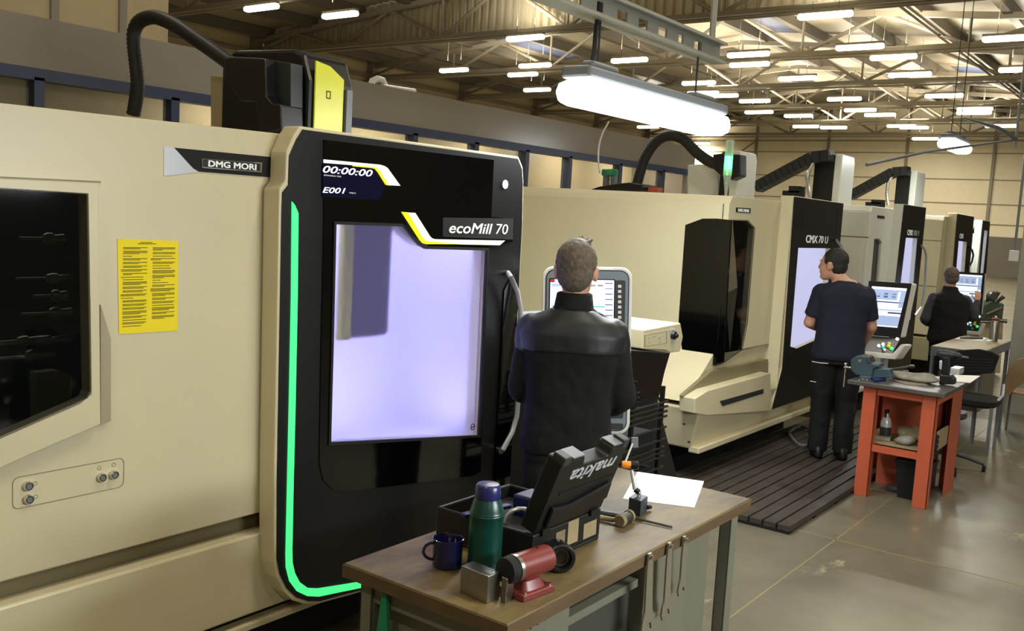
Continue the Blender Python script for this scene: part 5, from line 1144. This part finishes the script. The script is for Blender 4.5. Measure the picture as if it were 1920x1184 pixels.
# ================================================================== PEOPLE
def person(base, head_, scale, label, arms, shirt, sleeve_short, hairm, yoke=None, lean=0, headturn=0, girth=1.0, hairtuft=False, headoff=(0, 0, 0), hs=1.0):
    root = empty('person', base, label, 'person')
    base = V(base); h = math.radians(head_); f = V((-math.sin(h), math.cos(h), 0)); r = V((math.cos(h), math.sin(h), 0)); z = V((0, 0, 1))
    ln_ = math.radians(lean)
    bs_ = scale
    def Lp(x, y, zz):      # local point -> world, with forward lean above the hips
        if zz > .95: 
            d = zz-.95; y, zz = y+d*math.sin(ln_), .95+d*math.cos(ln_)
        return base+(r*x+f*y+z*zz)*bs_
    G = girth
    def rings(tab, off=0): return [(Lp(0, yo, zz), r*(w*G+off)*scale, f*(d*G+off)*scale) for zz, w, d, yo in tab]
    # --- body
    B = MB()
    B.loft(rings([(.86, .15, .10, 0), (.95, .155, .105, 0), (1.08, .14, .095, 0), (1.25, .165, .105, 0), (1.38, .18, .10, -.005), (1.45, .13, .08, -.01), (1.50, .065, .06, -.01)]), 24, 2.4)
    B.caps(Lp(0, -.012, 1.46), Lp(headoff[0]*.9, .015+headoff[1]*.9, 1.60+headoff[2]), .060*scale, .056*scale)
    ht = math.radians(headturn); hf = (f*math.cos(ht)-r*math.sin(ht)); hr = (r*math.cos(ht)+f*math.sin(ht)); hc = Lp(headoff[0], .02+headoff[1], 1.655+headoff[2])
    tip = hf*math.sin(ln_*.9)
    def Hp(x, y, zz): return hc+(hr*x+hf*y+z*zz)*scale
    body_scale = scale; scale = scale*hs
    B.ball(Hp(0, -.008, .02), hr*.077*scale, hf*.096*scale, z*.10*scale, 28)
    B.loft([(Hp(0, .055, -.118), hr*.022*scale, hf*.018*scale), (Hp(0, .042, -.105), hr*.045*scale, hf*.040*scale), (Hp(0, .03, -.07), hr*.058*scale, hf*.060*scale), (Hp(0, .022, -.02), hr*.066*scale, hf*.072*scale), (Hp(0, .012, .03), hr*.068*scale, hf*.076*scale)], 20, 2.2)
    B.caps(Hp(0, .088, .015), Hp(0, .101, -.024), .010*scale, .014*scale); B.ball(Hp(0, .088, .028), hr*.045*scale, hf*.010*scale, z*.010*scale, 14)
    for s in (-1, 1): B.ball(Hp(.03*s, .084, .004), hr*.013*scale, hf*.010*scale, z*.008*scale, 12); B.ball(Hp(.040*s, .066, -.028), hr*.018*scale, hf*.018*scale, z*.02*scale, 12); B.ball(Hp(.079*s, -.004, -.008), hr*.010*scale, hf*.020*scale, z*.033*scale, 14); B.ball(Hp(.082*s, -.010, .008), hr*.009*scale, hf*.014*scale, z*.016*scale, 10)
    B.ball(Hp(0, .092, -.052), hr*.024*scale, hf*.010*scale, z*.006*scale, 12); B.ball(Hp(0, .090, -.062), hr*.020*scale, hf*.011*scale, z*.006*scale, 12); B.ball(Hp(0, .080, -.094), hr*.022*scale, hf*.016*scale, z*.016*scale, 12)
    scale = body_scale
    for s in (-1, 1):
        B.caps(Lp(.085*s, 0, .88), Lp(.095*s, .01, .48), .078*scale, .050*scale); B.caps(Lp(.095*s, .01, .48), Lp(.10*s, -.01, .09), .052*scale, .036*scale); B.caps(Lp(.10*s, -.02, .05), Lp(.105*s, .13, .035), .035*scale, .03*scale)
    for a in arms:
        S_, E_, W_, hd_ = [Lp(*q) for q in a[:3]]+[V(0*f)] if False else (Lp(*a[0]), Lp(*a[1]), Lp(*a[2]), None)
        B.caps(S_, E_, .050*scale*G, .040*scale*G); B.caps(E_, W_, .042*scale*G, .028*scale*G)
        d = (r*a[3][0]+f*a[3][1]+z*a[3][2]).normalized(); pn = (r*a[4][0]+f*a[4][1]+z*a[4][2]); pn = (pn-d*pn.dot(d)).normalized(); sd = d.cross(pn)   # hand direction, palm normal
        s = scale; side = a[5]
        P0 = W_+d*.01*s; B.loft([(W_-d*.01*s, sd*.026*s, pn*.020*s), (P0+d*.03*s, sd*.036*s, pn*.016*s), (P0+d*.07*s, sd*.041*s, pn*.014*s), (P0+d*.09*s, sd*.040*s, pn*.012*s)], 16, 2.6)
        for k, (o_, L1) in enumerate(((-.030, .034), (-.010, .042), (.010, .040), (.029, .031))):
            q0 = P0+d*.082*s+sd*o_*s; q1 = q0+(d*.92+pn*.25+sd*o_*.8).normalized()*L1*s; q2 = q1+(d*.7+pn*.7).normalized()*L1*.65*s; q3 = q2+(d*.35+pn*.9).normalized()*L1*.5*s
            B.caps(q0, q1, .0090*s, .0085*s, 10); B.caps(q1, q2, .0085*s, .0078*s, 10); B.caps(q2, q3, .0078*s, .007*s, 10)
        t0 = P0+d*.02*s-sd*side*.03*s; t1 = t0+(d*.6-sd*side*.75+pn*.2).normalized()*.042*s; t2_ = t1+(d*.85-sd*side*.2+pn*.4).normalized()*.032*s
        B.caps(t0, t1, .0125*s, .0105*s, 10); B.caps(t1, t2_, .0105*s, .008*s, 10)
    bo = B.build('body', 'skin', root, smooth='all'); remesh(bo, .0062, 3)
    # --- eyes
    scale = body_scale*hs
    for s in (-1, 1): MB().ball(Hp(.031*s, .0795, .004), hr*.010*scale, hf*.010*scale, z*.008*scale, 12).build('eye', 'pvc', root, smooth='all')
    # --- hair
    H = MB(); H.ball(Hp(0, -.020, .040), hr*.082*scale, hf*.096*scale, z*.092*scale, 32); H.ball(Hp(0, -.045, -.005), hr*.073*scale, hf*.066*scale, z*.078*scale, 28)
    for s in (-1, 1): H.ball(Hp(.066*s, .006, .03), hr*.014*scale, hf*.04*scale, z*.036*scale, 14)
    if hairtuft:
        for dx_, dy_, dz_ in ((.01, .01, .018), (.025, .0, .012), (.0, .03, .014), (.035, -.01, .006), (-.02, .02, .006)): H.caps(Hp(dx_*.8, dy_-.02, .10), Hp(dx_*1.6, dy_, .122+dz_), .020*scale, .004*scale, 8)
    ho = H.build('hair', hairm, root, smooth='all'); remesh(ho, .006, 2); folds(ho, .009, .022)
    # --- upper garment
    scale = body_scale
    T_ = MB()
    if not sleeve_short:
        T_.loft(rings([(.84, .195, .14, 0), (.88, .20, .145, 0), (1.0, .185, .135, 0), (1.12, .185, .13, 0), (1.28, .205, .138, 0), (1.38, .215, .132, -.005), (1.435, .175, .11, -.01), (1.475, .10, .085, -.01), (1.50, .078, .078, -.005), (1.545, .074, .075, -.002)]), 28, 2.5)
    else:
        T_.loft(rings([(.83, .184, .134, 0), (.87, .190, .140, 0), (1.05, .172, .126, 0), (1.2, .180, .122, 0), (1.3, .20, .125, 0), (1.38, .205, .12, -.005), (1.44, .16, .10, -.01), (1.478, .085, .076, -.01), (1.49, .074, .070, -.01)]), 28, 2.5)
    for a in arms:
        S_, E_, W_ = Lp(*a[0]), Lp(*a[1]), Lp(*a[2])
        sx_ = 1 if a[0][0] > 0 else -1
        T_.caps(Lp(.05*sx_, -.012, 1.452), S_, .046*scale, .064*scale, 18)
        if sleeve_short: T_.tube([S_, S_.lerp(E_, .35), S_.lerp(E_, .78)], [.066*scale*G, .064*scale*G, .062*scale*G], 18); T_.ball(S_, .068*scale*G)
        else: T_.caps(S_, E_, .070*scale*G, .062*scale*G, 20); T_.tube([E_, E_.lerp(W_, .5), W_+(W_-E_).normalized()*.01], [.062*scale*G, .052*scale*G, .040*scale*G], 18)
    to = T_.build('jacket' if not sleeve_short else 'shirt', shirt, root, smooth='all'); remesh(to, .0085, 5); folds(to, .022 if not sleeve_short else .014, .11)
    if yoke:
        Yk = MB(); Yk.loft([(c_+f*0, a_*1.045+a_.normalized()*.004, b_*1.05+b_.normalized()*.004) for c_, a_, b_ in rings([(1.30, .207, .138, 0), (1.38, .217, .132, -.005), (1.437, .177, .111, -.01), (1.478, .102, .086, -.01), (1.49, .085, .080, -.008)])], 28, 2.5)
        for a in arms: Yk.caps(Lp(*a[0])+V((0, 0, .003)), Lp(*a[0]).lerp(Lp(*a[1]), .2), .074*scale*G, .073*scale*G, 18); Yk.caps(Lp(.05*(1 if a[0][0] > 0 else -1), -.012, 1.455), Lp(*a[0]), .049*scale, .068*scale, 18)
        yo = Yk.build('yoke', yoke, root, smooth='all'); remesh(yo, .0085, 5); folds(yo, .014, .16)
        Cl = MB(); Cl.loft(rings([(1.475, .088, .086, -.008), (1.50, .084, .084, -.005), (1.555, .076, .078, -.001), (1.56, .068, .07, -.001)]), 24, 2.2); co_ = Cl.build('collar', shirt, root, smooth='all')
    # --- trousers
    K = MB(); K.loft(rings([(.80, .172, .125, 0), (.90, .172, .122, 0), (.97, .165, .115, 0), (.99, .16, .112, 0)]), 24, 2.5)
    for s in (-1, 1): K.tube([Lp(.088*s, 0, .86), Lp(.094*s, .005, .7), Lp(.098*s, .01, .48), Lp(.10*s, 0, .3), Lp(.10*s, -.005, .1), Lp(.10*s, .0, .06)], [q*scale*G for q in (.102, .095, .078, .073, .072, .074)], 18)
    ko = K.build('trousers', 'trousers', root, smooth='all'); remesh(ko, .009, 4); folds(ko, .02, .12)
    for s in (-1, 1):
        So = MB(); So.loft([(Lp(.10*s, .035, .0), r*.045*scale, f*.135*scale), (Lp(.10*s, .035, .03), r*.05*scale, f*.142*scale), (Lp(.10*s, .02, .065), r*.046*scale, f*.115*scale), (Lp(.10*s, -.03, .105), r*.042*scale, f*.055*scale)], 22, 2.5); So.build('shoe', 'shoe', root, smooth='all')
    return root, Lp, f, r, rings
# nearest operator, back to the camera, both forearms reaching to the panel
p1b = UD(4.22, 1077, 560)
R1 = person((p1b.x, p1b.y, 0), 31, .99, 'person in a black jacket, back turned, standing at the nearest control panel',
    [[(-.178, 0, 1.378), (-.215, .03, 1.10), (-.15, .25, 1.03), (.35, 1, .1), (0, 0, -1), 1], [(.178, 0, 1.378), (.240, .03, 1.09), (.15, .26, .98), (-.3, 1, .1), (0, 0, -1), -1]], 'jacket', False, 'hairgrey', yoke='yoke', headturn=-4, girth=1.05, hairtuft=True, hs=1.13)
# second operator in navy t-shirt, looking left
p2b = UD(7.62, 1573, 600)
R2 = person((p2b.x+.02, p2b.y, .055), 28, .965, 'person in a navy short sleeved shirt standing on the duckboard mat, looking left',
    [[(-.18, 0, 1.378), (-.25, .03, 1.12), (-.12, .25, 1.05), (.5, 1, 0), (0, 0, -1), 1], [(.18, 0, 1.378), (.25, .04, 1.12), (.235, .22, .955), (.1, 1, -.25), (0, 0, -1), -1]], 'navy', True, 'hairdark', headturn=58, girth=1.12, headoff=(-.10, .02, -.045), hs=1.09)
for pts in (((1522, 678), (1537, 681), (1553, 682)), ((1519, 715), (1530, 717))):
    MB().tube([UD(7.40, *q) for q in pts], .004, 6).build('reflective_piping', 'reflect', R2[0])
# third operator, hand raised to the screen
p3b = UD(10.4, 1779, 600)
R3 = person((p3b.x, p3b.y, 0), 22, .875, 'person with cropped grey hair in a dark waistcoat, right hand raised to the farthest screen',
    [[(-.178, 0, 1.378), (-.27, -.02, 1.12), (-.20, .20, 1.05), (.4, 1, 0), (0, 0, -1), 1], [(.178, 0, 1.378), (.29, .06, 1.18), (.36, .22, 1.36), (.1, .3, 1), (-.3, 1, 0), -1]], 'sleeve', False, 'hairshort', lean=10, girth=1.10, hs=1.08)
root, Lp, f_, r_, rg_ = R3
VM = MB(); VM.loft([(c_, a_*1.07, b_*1.1) for c_, a_, b_ in rg_([(.86, .20, .145, 0), (1.0, .185, .135, 0), (1.12, .185, .13, 0), (1.28, .200, .138, 0), (1.38, .200, .132, -.005), (1.435, .165, .11, -.01), (1.475, .10, .085, -.01), (1.50, .078, .078, -.005), (1.55, .072, .073, 0)])], 28, 2.5)
vo = VM.build('waistcoat', 'jacket', root, smooth='all'); remesh(vo, .009, 4); folds(vo, .014, .1)
